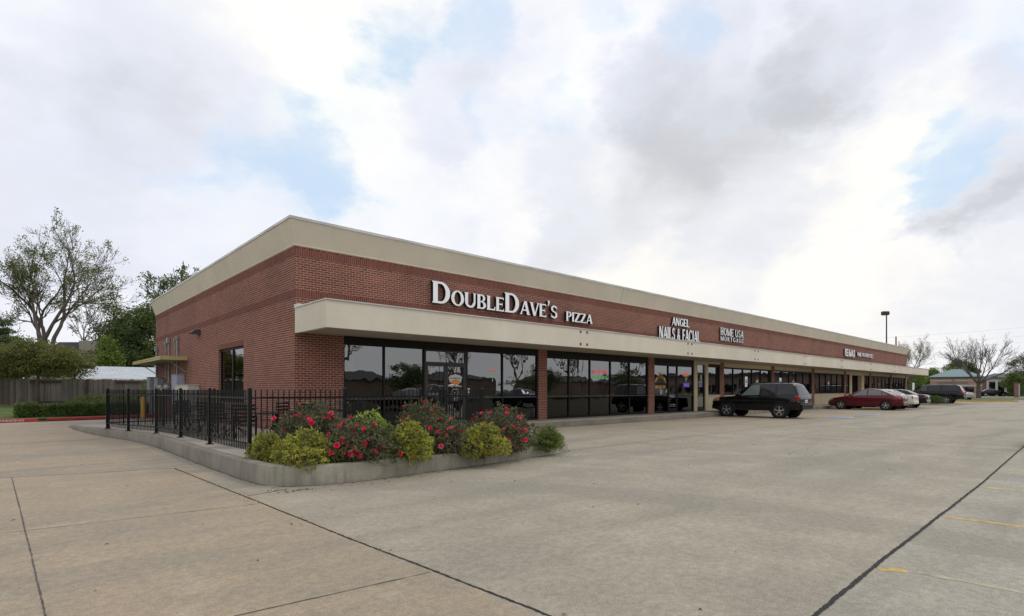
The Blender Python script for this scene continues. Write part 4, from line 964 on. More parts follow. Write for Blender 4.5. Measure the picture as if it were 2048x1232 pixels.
def branches(mb, tips, seed, p, d, L, rad, lev, maxlev, kids, spread, up=.12, wig=.16, ratio=.68, minr=.006, cont=True):
    r = random.Random(seed); n = max(3, 6-lev); pts = [p]; rr = [rad]; q = Vector(p); dd = Vector(d).normalized()
    for i in range(n):
        dd = (dd + rvec(r)*wig + Vector((0,0,up*(.6+.2*lev)))).normalized(); q = q + dd*(L/n); pts.append(q.copy())
        rr.append(max(minr, rad*(1-.62*(i+1)/n)))
    mb.tube(pts, rr, 8 if lev == 0 else (5 if lev == 1 else (4 if lev == 2 else 3)), cap=False)
    if lev >= maxlev:
        for i in range(1, n+1): tips.append((pts[i], dd.copy(), lev))
        return
    k = kids[lev] if lev < len(kids) else kids[-1]
    for j in range(k):
        t = (.28 + .72*(j+.5+r.uniform(-.3,.3))/k) if lev > 0 else (.45+.55*(j+.5)/k)
        t = min(.99, max(.15, t)); i = min(n-1, int(t*n)); f = t*n-i
        bp = pts[i].lerp(pts[i+1], f); bd = (pts[i+1]-pts[i]).normalized()
        a = bd.cross(rvec(r)); 
        if a.length < .05: a = bd.cross(Vector((1,.3,0)))
        a.normalize(); ang = spread*r.uniform(.6, 1.25)
        nd = (bd*math.cos(ang)+a*math.sin(ang)); 
        branches(mb, tips, r.random(), bp, nd, L*ratio*r.uniform(.7, 1.15)*(1.05-.35*t), max(minr, (rr[i]*(1-f)+rr[i+1]*f)*.62), lev+1, maxlev, kids, spread, up, wig, ratio, minr)
    if cont: branches(mb, tips, r.random(), pts[-1], dd, L*ratio*.8, rr[-1], lev+1, maxlev, kids, spread, up, wig, ratio, minr)
def tree(name, label, loc, seed, trunk_h, trunk_r, L, maxlev, kids, spread=.7, lean=(0,0), forks=4, leaf=None, bark='bark', group=None, up=.10, wig=.16, ratio=.70, fork_ang=.5, minr=.01, az0=0.0, thin=.62):
    root = thing(name, label, 'tree', loc, 0, group)
    r = random.Random(seed); mb = MB(); tips = []
    top = Vector((lean[0], lean[1], trunk_h))
    mb.tube([(0,0,-.2), (top.x*.2, top.y*.2, trunk_h*.3), (top.x*.55, top.y*.55, trunk_h*.7), tuple(top)], [trunk_r*1.35, trunk_r*1.05, trunk_r*.95, trunk_r*.85], 10, cap=False)
    lb2 = MB()
    for k in range(forks):
        az = az0 + 2*math.pi*k/forks + r.uniform(-.35,.35); an = fork_ang*r.uniform(.55, 1.2)
        if k == 0 and forks > 3: an *= .35
        d = Vector((math.cos(az)*math.sin(an), math.sin(az)*math.sin(an), math.cos(an)))
        branches(mb if False else lb2, tips, r.random(), top-Vector((0,0,trunk_h*.06*k/forks)), d, L*r.uniform(.85, 1.12), trunk_r*thin, 0, maxlev, kids, spread, up, wig, ratio, minr)
    mb.build('trunk', M[bark], root, smooth=True, uv=False); lb2.build('limbs', M[bark], root, smooth=True, uv=False)
    if leaf:
        mat, dens, size, clump, pick = leaf; lb = LB(seed)
        for (p, d, lev) in tips:
            if lb.r.random() > pick(p, lb.r): continue
            for q in range(dens):
                off = rvec(lb.r)*clump*lb.r.random()**.6
                lb.leaf(p+off, size*lb.r.uniform(.6,1.3), size*.6, (d+rvec(lb.r)*1.3), None)
        if lb.v: lb.build('crown', M[mat], root)
    return root
def crown_tree(name, label, loc, seed, blobs, n, size, mat, trunk_r=.15, trunk_h=2.0, group=None, bark='bark', shell=.62, clump=.35, per=9, cat='tree', floor=None):
    """leafy tree: limbs reach into a few uneven lobes, leaf clumps are spread through each lobe with gaps between"""
    root = thing(name, label, cat, loc, 0, group); r = random.Random(seed); mb = MB()
    cen = sum((Vector(b[:3]) for b in blobs), Vector())/len(blobs)
    mb.tube([(0,0,-.2), (r.uniform(-.1,.1)*trunk_h*.3, 0, trunk_h*.5), (0, 0, trunk_h), (0,0,trunk_h*1.05)], [trunk_r*1.25, trunk_r, trunk_r*.85, trunk_r*.6], 8)
    mb.build('trunk', M[bark], root, smooth=True, uv=False); mb = MB(); fork = Vector((0, 0, trunk_h))
    lb = LB(seed); tot = sum(b[3]*b[4]*b[5] for b in blobs)
    for bx, by, bz, rx, ry, rz in blobs:
        c = Vector((bx, by, bz)); mid = fork.lerp(c, .5)+rvec(r)*.25
        mb.tube([fork, mid, c], [trunk_r*.5, trunk_r*.3, trunk_r*.12], 5, cap=False)
        k = max(4, int(n*(rx*ry*rz)/tot/per))
        for i in range(k):
            d = rvec(r); f = shell + (1-shell)*r.random() if r.random() < .8 else r.random()
            f *= 1+.16*math.sin(d.x*7+seed)*math.sin(d.y*6+d.z*8)
            cc = c + Vector((d.x*rx*f, d.y*ry*f, d.z*rz*f))
            if floor is not None and cc.z < floor: cc.z = floor + r.random()*.2
            if r.random() < .3: mb.tube([c.lerp(cc, .3), c.lerp(cc, .7)+rvec(r)*.1, cc], [trunk_r*.12, trunk_r*.07, .008], 3, cap=False)
            s = clump*r.uniform(.6, 1.4)
            for j in range(per):
                o = rvec(r)*s*r.random()**.5; o.z *= .6
                lb.leaf(cc+o, size*r.uniform(.6, 1.35), size*.62, (Vector((o.x, o.y, o.z*.4+.15))+rvec(r)*.35), None)
    mb.build('limbs', M[bark], root, smooth=True, uv=False); lb.build('crown', M[mat], root)
    return root

# planter shrubs --------------------------------------------------------------
def blossom_mesh(seed, mat):
    r = random.Random(seed); b = MB()
    for ring, (n, rad, h, tilt) in enumerate(((7, .028, .0, .15), (7, .025, .008, .6), (6, .018, .014, 1.0), (4, .010, .018, 1.35))):
        for k in range(n):
            a = 2*math.pi*(k+.5*ring)/n+r.uniform(-.2,.2); c, s_ = math.cos(a), math.sin(a); w = rad*.78
            o = Vector((c*rad*.45, s_*rad*.45, h)); out = Vector((c*math.cos(tilt), s_*math.cos(tilt), math.sin(tilt))); sd_ = Vector((-s_, c, 0))
            b.add([tuple(Vector((0,0,h-.006))), tuple(o+sd_*w*.8), tuple(o+out*rad*.9+sd_*w*.35), tuple(o+out*rad*.95-sd_*w*.35), tuple(o-sd_*w*.8)], [(0,1,2,3,4)])
    me = bpy.data.meshes.new('blossom'); me.from_pydata(b.v, [], b.f); me.materials.append(mat); me.update(); return me
BL = [blossom_mesh(i, M['petal']) for i in range(3)] + [blossom_mesh(7, M['petal_pink'])]
def shrub(name, label, x, y, z, blobs, n, size, mat, seed, per=7, clump=.05, flowers=0, cat='shrub', group=None, upb=.35, aspect=.5, wild=.0):
    """blobs: (dx, dy, dz, rx, ry, rz); leaves sit in rosettes at the ends of short twigs over the surface of the lobes"""
    root = thing(name, label, cat, (x, y, z), 0, group); r = random.Random(seed); lb = LB(seed); mb = MB()
    tot = sum(b[3]*b[4]+b[3]*b[5]+b[4]*b[5] for b in blobs); spots = []
    core = MB()
    for bx, by, bz, rx, ry, rz in blobs:
        c = Vector((bx, by, bz)); k = int(n*(rx*ry+rx*rz+ry*rz)/tot/per)
        for i in range(k):
            d = rvec(r); lump = 1+.10*math.sin(d.x*9+seed)*math.sin(d.y*8+d.z*7)+.05*math.sin(d.x*23+d.z*19)
            f = (.80+.22*r.random())*lump if r.random() < .78 else r.uniform(.35,.8)
            if wild and r.random() < .14: f *= 1+wild*r.random()
            p = c+Vector((d.x*rx, d.y*ry, d.z*rz))*f
            if p.z < -.02: continue
            out = Vector((d.x/rx, d.y/ry, d.z/rz)).normalized()
            if r.random() < .35: mb.tube([c+(p-c)*.35, c+(p-c)*.7+rvec(r)*.03, p], [.006, .004, .0025], 3, cap=False)
            if f > .8 and (p.z > .1): spots.append((p, out))
            cl = clump*r.uniform(.6,1.3)
            for j in range(per):
                dd = (out*.6 + rvec(r)*.9 + Vector((0,0,upb)))
                lb.leaf(p+rvec(r)*cl*r.random(), size*r.uniform(.6,1.25), size*aspect, dd, None, .2)
    for i in range(7):
        a = r.uniform(0, 6.28); q = Vector(blobs[i % len(blobs)][:3]); mb.tube([(math.cos(a)*.05, math.sin(a)*.05, -.08), tuple(q*.5+rvec(r)*.04), tuple(q+rvec(r)*.1)], [.014, .010, .006], 5, cap=False)
    mb.build('stems', M['bark'], root, uv=False); lb.build('foliage', M[mat], root)
    if flowers and spots:
        cams = Vector((-x, -y, CAM_H-z))
        sp = [s for s in spots if (s[1].dot(cams.normalized()) > -.1 or s[1].z > .6)]
        r.shuffle(sp)
        for k in range(min(flowers, len(sp))):
            p, out = sp[k]; 
            m = BL[r.choice((0,1,2,0,1,2,3))]; f = bpy.data.objects.new('flower', m); col.objects.link(f); f.parent = root
            f.location = p+out*.025; dirv = (out+rvec(r)*.35+Vector((0,0,.2))).normalized()
            f.rotation_euler = dirv.to_track_quat('Z', 'Y').to_euler(); s = r.uniform(.8, 1.5); f.scale = (s,)*3
    return root
# positions along the planter: from the photo, u column and depth
def bp(u, d): p = at(u, d); return p.x, p.y
def mound(w, h, seed, k=5):
    r = random.Random(seed); out = [(r.uniform(-.05,.05)*w, 0, h*.46, w*.30, w*.30, h*.52)]
    for i in range(k):
        a = 2*math.pi*i/k+r.uniform(-.4,.4); s = r.uniform(.85, 1.2); out.append((math.cos(a)*w*.30, math.sin(a)*w*.26, h*r.uniform(.18,.36), w*.24*s, w*.22*s, h*r.uniform(.30,.46)))
        if i % 2 == 0: out.append((math.cos(a+.6)*w*.16, math.sin(a+.6)*w*.15, h*r.uniform(.50,.66), w*.17, w*.17, h*r.uniform(.24,.34)))
    return out
GRP1 = 'yellow green mounded shrubs along the planter kerb'; GRP2 = 'red flowering rose bushes in the planter'
def put_mound(label, u, d, w, h, seed, mat='leaf_yellow', n=5200, size=.042, grp=GRP1, zb=None):
    x, y = bp(u, d); z = (.285 - .10*max(0, (x-5.5)/4.4)-.03) if zb is None else zb
    return shrub('shrub', label, x, y, z, mound(w, h, seed), int(n*1.45), size*.84, mat, seed, per=7, clump=.035, group=grp)
def put_rose(label, u, d, w, h, seed, n=6500, fl=12):
    fl = int(fl*2.8)
    x, y = bp(u, d); z = .285 - .10*max(0, (x-5.5)/4.4)-.03
    return shrub('rose_bush', label, x, y, z, mound(w, h, seed, 6), n, .052, 'leaf_rose', seed, per=6, clump=.05, flowers=fl, group=GRP2, upb=.2, wild=.35, cat='rose bush')
put_mound('large yellow green shrub spilling over the kerb at the left front corner of the planter', 613, 8.72, 1.08, .58, 11, n=9000, size=.05)
put_mound('small yellowish shrub at the foot of the fence corner post, leftmost in the planter', 533, 9.35, .66, .50, 12, n=3600, size=.05)
put_rose('rose bush with pink red flowers behind the large yellow green shrub, leftmost rose', 632, 10.0, 1.5, 1.0, 13, n=11000, fl=15)
put_rose('wide low rose bush at the front, right of the large yellow green shrub', 722, 9.3, 1.45, .76, 14, n=10500, fl=17)
put_mound('bright lime green shrub between the rose bushes in front of the fence', 740, 10.4, .95, .86, 15, 'leaf_lime', n=5000, size=.055)
put_rose('tall rose bush at the back of the planter before the restaurant doors', 850, 10.9, 1.6, 1.02, 16, n=13000, fl=15)
put_mound('peaked yellow green shrub in the middle of the planter front', 822, 9.55, .88, .68, 17, n=7500, size=.05)
put_rose('dark rose bush tucked between the two middle yellow green shrubs', 893, 10.3, 1.15, .74, 18, n=6000, fl=7)
put_mound('rounded yellow green shrub with bronze tips, third mound along the kerb', 965, 10.45, 1.08, .60, 19, n=8000, size=.048)
put_rose('rose bush with bright red flowers at the right end of the roses', 1000, 11.5, 1.8, .92, 20, n=12000, fl=24)
put_mound('small round dark green shrub alone at the right tip of the planter', 1096, 12.15, .84, .52, 21, 'leaf_light', n=6800, size=.042, zb=.16)
for (x, y, sz, sd_) in ((3.25, 8.75, .18, 31), (3.15, 9.2, .14, 32)):
    pass

# black picket fence round the patio --------------------------------------------
fence = thing('picket_fence', 'black metal picket fence round the restaurant patio', 'fence', (3.20, 10.5, .3))
OF = Vector(fence.location)
ZF = 1.475
fp = [(5.95,21.65,.24,0),(5.4,21.65,.24,1),(3.83,21.65,.24,1),(2.32,21.65,.24,1),(2.24,21.15,.25,1),(2.58,19.57,.25,1),(2.94,17.53,.275,1),(3.08,15.35,.295,1),(3.15,12.98,.30,1),(3.20,10.5,.31,1),(5.03,10.5,.24,1),(6.86,10.5,.24,1),(8.68,10.5,.22,1),(8.68,12.3,.22,1)]
def fpart(b, name, mat): o = b.build(name, mat, fence); o.matrix_parent_inverse = Matrix.Translation(-OF); return o
for (x, y, z, on) in fp:
    if not on: continue
    b = MB(); w = .032; b.box(x-w, x+w, y-w, y+w, z, ZF+.01); b.box(x-.07, x+.07, y-.07, y+.07, z-.003, z+.012)
    b.add([(x-w-.006,y-w-.006,ZF+.01),(x+w+.006,y-w-.006,ZF+.01),(x+w+.006,y+w+.006,ZF+.01),(x-w-.006,y+w+.006,ZF+.01),(x,y,ZF+.04)], [(0,1,4),(1,2,4),(2,3,4),(3,0,4),(3,2,1,0)])
    fpart(b, 'post', M['black_metal'])
for (a, c) in zip(fp[:-1], fp[1:]):
    b = MB(); pa = Vector(a[:3]); pc = Vector(c[:3]); L = (Vector(c[:2])-Vector(a[:2])).length; n = max(2, round(L/.102)); t = (Vector(c[:2])-Vector(a[:2]))/L; nn = Vector((-t.y, t.x))
    for zt, fz in ((ZF-.16, 0), (.20, 1)):
        z0 = zt if not fz else a[2]+.17; z1 = zt if not fz else c[2]+.17
        q = []
        for (pp, z) in ((pa, z0), (pc, z1)):
            for s1 in (-.014, .014):
                for h in (-.016, .016): q.append((pp.x+nn.x*s1, pp.y+nn.y*s1, z+h))
        b.add(q, [(0,2,6,4),(1,5,7,3),(0,4,5,1),(2,3,7,6)])
    for k in range(1, n):
        f = k/n; x = pa.x+(pc.x-pa.x)*f; y = pa.y+(pc.y-pa.y)*f; z = a[2]+(c[2]-a[2])*f+.05; w = .0085
        b.box(x-w, x+w, y-w, y+w, z, ZF-.012)
    fpart(b, 'panel', M['black_metal'])

# patio furniture ------------------------------------------------------------------
def make_table():
    t = thing('patio_table', 'x', 'table'); b = MB()
    b.lathe([(0,.72),(.52,.72),(.545,.728),(.545,.742),(.52,.75),(0,.75)], 32); b.build('tabletop', M['black_metal'], t, fixn=True)
    b = MB(); b.lathe([(.03,.25),(.03,.72)], 10); b.build('column', M['black_metal'], t)
    for k in range(4):
        a = math.pi/4+k*math.pi/2; c, s = math.cos(a), math.sin(a); b = MB()
        b.tube([(c*.03, s*.03, .5), (c*.16, s*.16, .34), (c*.08, s*.08, .2), (c*.3, s*.3, .10), (c*.42, s*.42, .02), (c*.46, s*.46, .03)], .013, 6); b.build('leg', M['black_metal'], t, smooth=True)
    return t
def make_chair():
    t = thing('patio_chair', 'x', 'chair'); b = MB()      # seat at .44, back leans to +y
    for i in range(8): b.box(-.23, .23, -.22+i*.057, -.18+i*.057, .435, .447)
    b.build('seat', M['black_metal'], t); b = MB()
    for i in range(5):
        z = .52+i*.085; yb = .235+.05*i/4; pts = [(-.22, yb-.035, z), (-.11, yb, z), (0, yb+.012, z), (.11, yb, z), (.22, yb-.035, z)]
        for p, q in zip(pts[:-1], pts[1:]):
            b.add([(p[0],p[1],z),(q[0],q[1],z),(q[0],q[1],z+.05),(p[0],p[1],z+.05),(p[0],p[1]+.008,z),(q[0],q[1]+.008,z),(q[0],q[1]+.008,z+.05),(p[0],p[1]+.008,z+.05)], [(0,1,2,3),(5,4,7,6),(3,2,6,7),(0,4,5,1)])
    b.build('backrest', M['black_metal'], t)
    for s in (-1, 1):
        b = MB(); b.tube([(s*.225, .24, .0), (s*.23, .19, .22), (s*.23, .20, .45), (s*.235, .26, .93)], .013, 6); b.build('leg', M['black_metal'], t, smooth=True)
        b = MB(); b.tube([(s*.225, -.27, .0), (s*.235, -.20, .20), (s*.235, -.235, .44), (s*.24, -.23, .62), (s*.245, -.05, .66), (s*.24, .21, .64)], .013, 6); b.build('leg', M['black_metal'], t, smooth=True)
        b = MB(); b.tube([(s*.23, -.21, .12), (s*.235, -.05, .30), (s*.232, .08, .26), (s*.23, .2, .1)], .009, 6); b.build('scroll', M['black_metal'], t, smooth=True)
    return t
TG = 'black metal tables on the patio'; CG = 'black slatted metal chairs on the patio'
tb = make_table(); ch = make_chair()
tspots = [((4.35, 12.4, FL), 'round black patio table nearest the corner post of the fence'), ((4.5, 15.9, FL), 'round black patio table in front of the brick corner beside the side wall'), ((4.45, 18.6, FL), 'round black patio table farthest back by the rear patio fence'), ((5.75, 13.1, FL), 'round black patio table in front of the brick corner pier')]
for i, (p, l) in enumerate(tspots):
    o = tb if i == 0 else dup(tb); o.location = p; o['label'] = l; o['group'] = TG
cspots = [((3.95, 13.3), 2.8, 'slatted black chair nearest the kerb beside the table by the corner post'), ((4.75, 11.75), 3.4, 'slatted black chair on the planter side of the table by the corner post'),
          ((5.1, 13.0), -.9, 'black chair between the table nearest the corner post and the brick pier'), ((3.9, 15.0), 2.3, 'slatted black chair on the kerb side of the table beside the side wall'),
          ((4.0, 16.3), .7, 'black chair behind the table beside the side wall'), ((5.2, 15.0), 3.7, 'black chair between the brick corner and the table beside the side wall'),
          ((3.8, 18.1), 2.2, 'black chair on the kerb side of the farthest patio table'), ((4.1, 19.4), .4, 'black chair behind the farthest patio table'), ((6.6, 13.4), -1.2, 'black mesh chair beside the bench in front of the first window')]
for i, (p, rz, l) in enumerate(cspots):
    o = ch if i == 0 else dup(ch); o.location = (p[0], p[1], FL); o.rotation_euler = (0, 0, rz); o['label'] = l; o['group'] = CG
# ornate bench with two medallions in its back
bn = thing('patio_bench', 'grey ornate metal bench with two medallions in its back against the corner pier', 'bench', (6.75, 14.75, FL), 0)
M['weathered'] = plain('weathered_iron', (.13,.12,.11), .6, .3, .3)
b = MB()
for i in range(7): b.box(-.62, .62, -.25+i*.062, -.20+i*.062, .42, .435)
b.build('seat', M['weathered'], bn); b = MB()
b.tube([(-.62,.22,.72),(-.55,.24,.86),(-.35,.25,.90),(-.12,.25,.84),(0,.25,.82),(.12,.25,.84),(.35,.25,.90),(.55,.24,.86),(.62,.22,.72)], .026, 6); b.tube([(-.62,.22,.5),(.62,.22,.5)], .018, 6)
for cx in (-.3, .3): b.tube([(cx+math.cos(a*math.pi/10)*.14, .24, .69+math.sin(a*math.pi/10)*.15) for a in range(21)], .022, 6, cap=False)
for k in range(-6, 7):
    x = k*.1; b.tube([(x-.06,.235,.5),(x+.06,.24,.84)], .005, 4); b.tube([(x+.06,.235,.5),(x-.06,.24,.84)], .005, 4)
b.build('backrest', M['weathered'], bn, smooth=True)
for s in (-1, 1):
    b = MB(); b.tube([(s*.62,.26,0),(s*.62,.2,.25),(s*.62,.22,.45),(s*.62,.24,.74)], .02, 6); b.build('leg', M['weathered'], bn, smooth=True)
    b = MB(); b.tube([(s*.62,-.28,0),(s*.62,-.2,.22),(s*.62,-.25,.42),(s*.62,-.22,.62),(s*.62,.0,.66),(s*.62,.22,.62)], .02, 6); b.build('leg', M['weathered'], bn, smooth=True)

# side wall equipment ------------------------------------------------------------------
M['galv'] = plain('galvanised_grey', (.30,.31,.31), .5, .4, .15); M['lilac'] = plain('lilac_grey_paint', (.34,.35,.43), .5, .1, .1); M['ivory'] = plain('ivory_metal', (.52,.50,.44), .5, .1, .1)
XW = PX
def cabinet(name, label, x0, x1, y0, y1, z0, z1, mat, cat='electrical cabinet', door_side='x'):
    c = ((x0+x1)/2, (y0+y1)/2, z0); t = thing(name, label, cat, c); I = Matrix.Translation(-Vector(c))
    b = MB(); b.bbox(x0, x1, y0, y1, z0, z1-.03, .012); o = b.build('body', M[mat], t); o.matrix_parent_inverse = I
    b = MB(); b.bbox(x0-.025, x1, y0-.025, y1+.025, z1-.03, z1, .008); o = b.build('lid', M[mat], t); o.matrix_parent_inverse = I
    b = MB(); b.bbox(x0-.014, x0-.001, y0+.03, y1-.03, z0+.04, z1-.06, .004); o = b.build('door', M[mat], t); o.matrix_parent_inverse = I
    b = MB(); b.bbox(x0-.035, x0-.0145, (y0+y1)/2-.012, (y0+y1)/2+.012, (z0+z1)/2-.06, (z0+z1)/2+.06, .004); o = b.build('latch', M['dark_metal'], t); o.matrix_parent_inverse = I
    return t
cabinet('electrical_cabinet', 'tall lilac grey electrical cabinet on the side wall below the conduits', XW-.34, XW-.014, 29.2, 30.3, .75, 2.2, 'lilac')
cabinet('utility_cabinet', 'wide ivory utility cabinet standing right of the lilac grey one', XW-.46, XW-.014, 26.5, 28.9, .1, 1.68, 'ivory')
cabinet('utility_cabinet', 'tall narrow grey switch cabinet at the far end of the side wall', XW-.5, XW-.014, 34.9, 35.7, .1, 2.15, 'galv')
cabinet('utility_cabinet', 'grey switch box next to the tall narrow cabinet at the far end', XW-.35, XW-.014, 33.7, 34.6, 1.05, 2.1, 'galv')
cabinet('utility_cabinet', 'small lilac box between the meters and the tall lilac grey cabinet', XW-.22, XW-.014, 30.5, 30.9, .9, 1.85, 'lilac')
def gas_meter(y, z, label):
    t = thing('meter', label, 'meter', (XW-.25, y, z)); b = MB(); b.lathe([(0,-.12),(.10,-.12),(.13,-.05),(.13,.06),(.10,.13),(0,.14)], 14, 'X'); b.build('body', M['galv'], t, smooth=True, fixn=True)
    b = MB(); b.lathe([(.07,-.2),(.085,-.2),(.085,-.12),(0,-.12)], 14, 'X'); b.build('dial', M['white_paint'], t, fixn=True)
    b = MB(); b.tube([(0,.0,.12),(0,.0,.34),(.2,.0,.34)], .025, 8); b.tube([(0,0,-.12),(0,0,-.5),(.2,0,-.5)], .025, 8); b.build('pipe', M['galv'], t, smooth=True)
for k, (y, z, l) in enumerate(((33.1, 1.6, 'round grey meter farthest along the side wall under the yellow awning'), (32.3, 1.45, 'round grey meter second from the far end under the yellow awning'), (31.5, 1.6, 'round grey meter nearest the tall lilac cabinet'))): gas_meter(y, z, l)
def conduit(y, z0, z1, rad, box, label, x=XW-.07):
    t = thing('conduit', label, 'conduit', (x, y, z0)); I = Matrix.Translation(-Vector((x, y, z0)))
    b = MB(); b.tube([(x, y, z0), (x, y, z1)], rad, 8); b.tube([(x, y, z1-.02), (XW, y, z1+.02)], rad*.8, 8)
    for z in (z0+.4, z1-.5): b.box(x-rad-.01, XW, y-rad-.03, y+rad+.03, z, z+.03)
    o = b.build('pipe', M['galv'], t); o.matrix_parent_inverse = I
    b = MB(); b.bbox(x-box*.6, XW-.012, y-box*.6, y+box*.6, z1-box*.9, z1+box*.9, .01); o = b.build('junction_box', M['galv'], t); o.matrix_parent_inverse = I
conduit(35.6, 2.1, 3.72, .045, .15, 'thick grey conduit nearest the far corner of the side wall')
conduit(33.2, 1.9, 3.86, .024, .11, 'thin grey conduit left of the twin pair'); conduit(32.45, 1.8, 3.98, .036, .16, 'grey conduit with the largest junction box'); conduit(31.1, 1.9, 3.92, .02, .07, 'thinnest grey conduit beside the pale one'); conduit(30.5, 2.2, 3.98, .042, .10, 'pale grey conduit rising from the lilac cabinet')
# yellow edged awning over the meters
aw = thing('awning', 'flat yellow edged metal awning over the meters on the side wall', 'awning', (XW, 28.7, 2.9)); IA = Matrix.Translation(-Vector(aw.location))
ax0 = 4.95; y0, y1 = 28.65, 36.1
b = MB(); b.box(ax0+.04, XW-.014, y0+.04, y1-.04, 2.86, 2.89); o = b.build('deck', M['galv'], aw); o.matrix_parent_inverse = IA
M['awn_yellow'] = plain('awning_yellow', (.46,.38,.16), .5, 0, .1)
b = MB(); b.box(ax0, XW-.014, y0, y0+.04, 2.82, 2.99); b.box(ax0, ax0+.04, y0+.04, y1, 2.82, 2.89); b.box(ax0+.0, ax0+.04, y0+.04, y1, 2.91, 2.985); b.box(ax0, XW-.014, y1, y1+.04, 2.82, 2.99); o = b.build('edge_trim', M['awn_yellow'], aw); o.matrix_parent_inverse = IA
for y in (29.0, 32.6, 35.7): 
    b = MB(); b.tube([(XW-.02, y, 2.3), (ax0+.3, y, 2.86)], .022, 6); o = b.build('brace', M['galv'], aw); o.matrix_parent_inverse = IA
wl = thing('wall_lamp', 'dark bronze wedge shaped lamp high on the side wall', 'wall lamp', (XW, 26.6, 3.95)); IL = Matrix.Translation(-Vector(wl.location))
b = MB(); x = XW-.014; b.add([(x,26.38,3.85),(x,26.38,4.06),(x-.18,26.38,4.05),(x-.34,26.38,3.92),(x-.30,26.38,3.86),(x,26.84,3.85),(x,26.84,4.06),(x-.18,26.84,4.05),(x-.34,26.84,3.92),(x-.30,26.84,3.86)], [(0,1,2,3,4),(9,8,7,6,5),(0,5,6,1),(1,6,7,2),(2,7,8,3),(3,8,9,4),(4,9,5,0)])
o = b.build('housing', plain('lamp_bronze', (.075,.07,.075), .5, .3), wl, fixn=True); o.matrix_parent_inverse = IL
b = MB(); b.box(x-.26, x-.04, 26.42, 26.80, 3.835, 3.849); o = b.build('lens', plain('lamp_lens', (.5,.5,.45), .3), wl); o.matrix_parent_inverse = IL
def bollard(x, y, z, h, label):
    t = thing('bollard', label, 'bollard', (x, y, z), 0, 'yellow bollards at the far end of the side wall'); b = MB(); b.lathe([(.11,-.05),(.11,h-.05),(.09,h-.01),(.04,h+.01),(0,h+.015)], 18); b.build('post', M['bollard_yellow'], t, smooth=True, fixn=True)
    b = MB(); b.lathe([(.14,0),(.14,.02),(.11,.03)], 18); b.build('collar', M['walk'], t, fixn=True)
bollard(4.98, 33.0, .02, 1.08, 'yellow bollard standing clear of the building by the red kerb'); bollard(5.45, 32.2, .03, 1.0, 'yellow bollard nearer the meters, half hidden by the fence')

# board fence along the back of the lawn ----------------------------------------------
def board_mat():
    m, nt, b = new_mat('weathered_boards')
    uv = nt.nodes.new('ShaderNodeUVMap').outputs[0]; s = N(nt, 'ShaderNodeSeparateXYZ', i0=uv)
    w = N(nt, 'ShaderNodeTexWhiteNoise', _noise_dimensions='1D'); nt.links.new(mth(nt, 'FLOOR', mth(nt, 'DIVIDE', s.outputs[0], .145)), w.inputs['W'])
    mp = N(nt, 'ShaderNodeMapping', Vector=uv); mp.inputs['Scale'].default_value = (14, 1.4, 1)
    st = N(nt, 'ShaderNodeTexNoise', Vector=mp.outputs[0], Scale=1.5, Detail=6.0, Roughness=.65).outputs[0]
    big = N(nt, 'ShaderNodeTexNoise', Vector=uv, Scale=.5, Detail=3.0).outputs[0]
    c = mixc(nt, w.outputs[0], (.12,.105,.095), (.205,.18,.16)); c = mixc(nt, mapr(nt, st, .45, .75, 0, .6), c, (.07,.058,.05))
    c = mixc(nt, 1.0, c, mixc(nt, mapr(nt, big, .3, .7, 0, 1), (.75,.74,.74), (1.25,1.22,1.2)), 'MULTIPLY')
    nt.links.new(c, b.inputs['Base Color']); b.inputs['Roughness'].default_value = .95
    return m
M['boards'] = board_mat()
YB = 48.0
bf = thing('board_fence', 'weathered grey wooden board fence behind the lawn', 'fence', (0, YB, .5)); r = random.Random(9)
b = MB(); x = -9.0
while x < 14.5:
    dz = r.uniform(-.035, .035); k_ = int(round(x/.145)) % 2; b.box(x-.004, x+.149, YB+.026*k_+r.uniform(0,.004), YB+.02+.026*k_, .35, 2.19+dz); x += .145
o = b.build('boards', M['boards'], bf); o.matrix_parent_inverse = Matrix.Translation(-Vector(bf.location))
b = MB(); b.box(-9, 14.5, YB+.06, YB+.1, .8, .9); b.box(-9, 14.5, YB+.06, YB+.1, 1.8, 1.9); o = b.build('rails', M['boards'], bf); o.matrix_parent_inverse = Matrix.Translation(-Vector(bf.location))
for x in (1.35, 3.95): 
    b = MB(); b.box(x, x+.09, YB-.10, YB-.005, .4, 2.2); o = b.build('post', plain('dark_board', (.06,.05,.045), .95), bf); o.matrix_parent_inverse = Matrix.Translation(-Vector(bf.location))
b = MB(); b.box(1.0, 5.2, YB-.06, YB-.006, .62, .70); b.box(1.0, 2.6, YB-.06, YB-.006, 2.0, 2.1); b.box(5.6, 7.4, YB-.06, YB-.006, 1.98, 2.08); o = b.build('patch_rail', bpy.data.materials['dark_board'], bf); o.matrix_parent_inverse = Matrix.Translation(-Vector(bf.location))

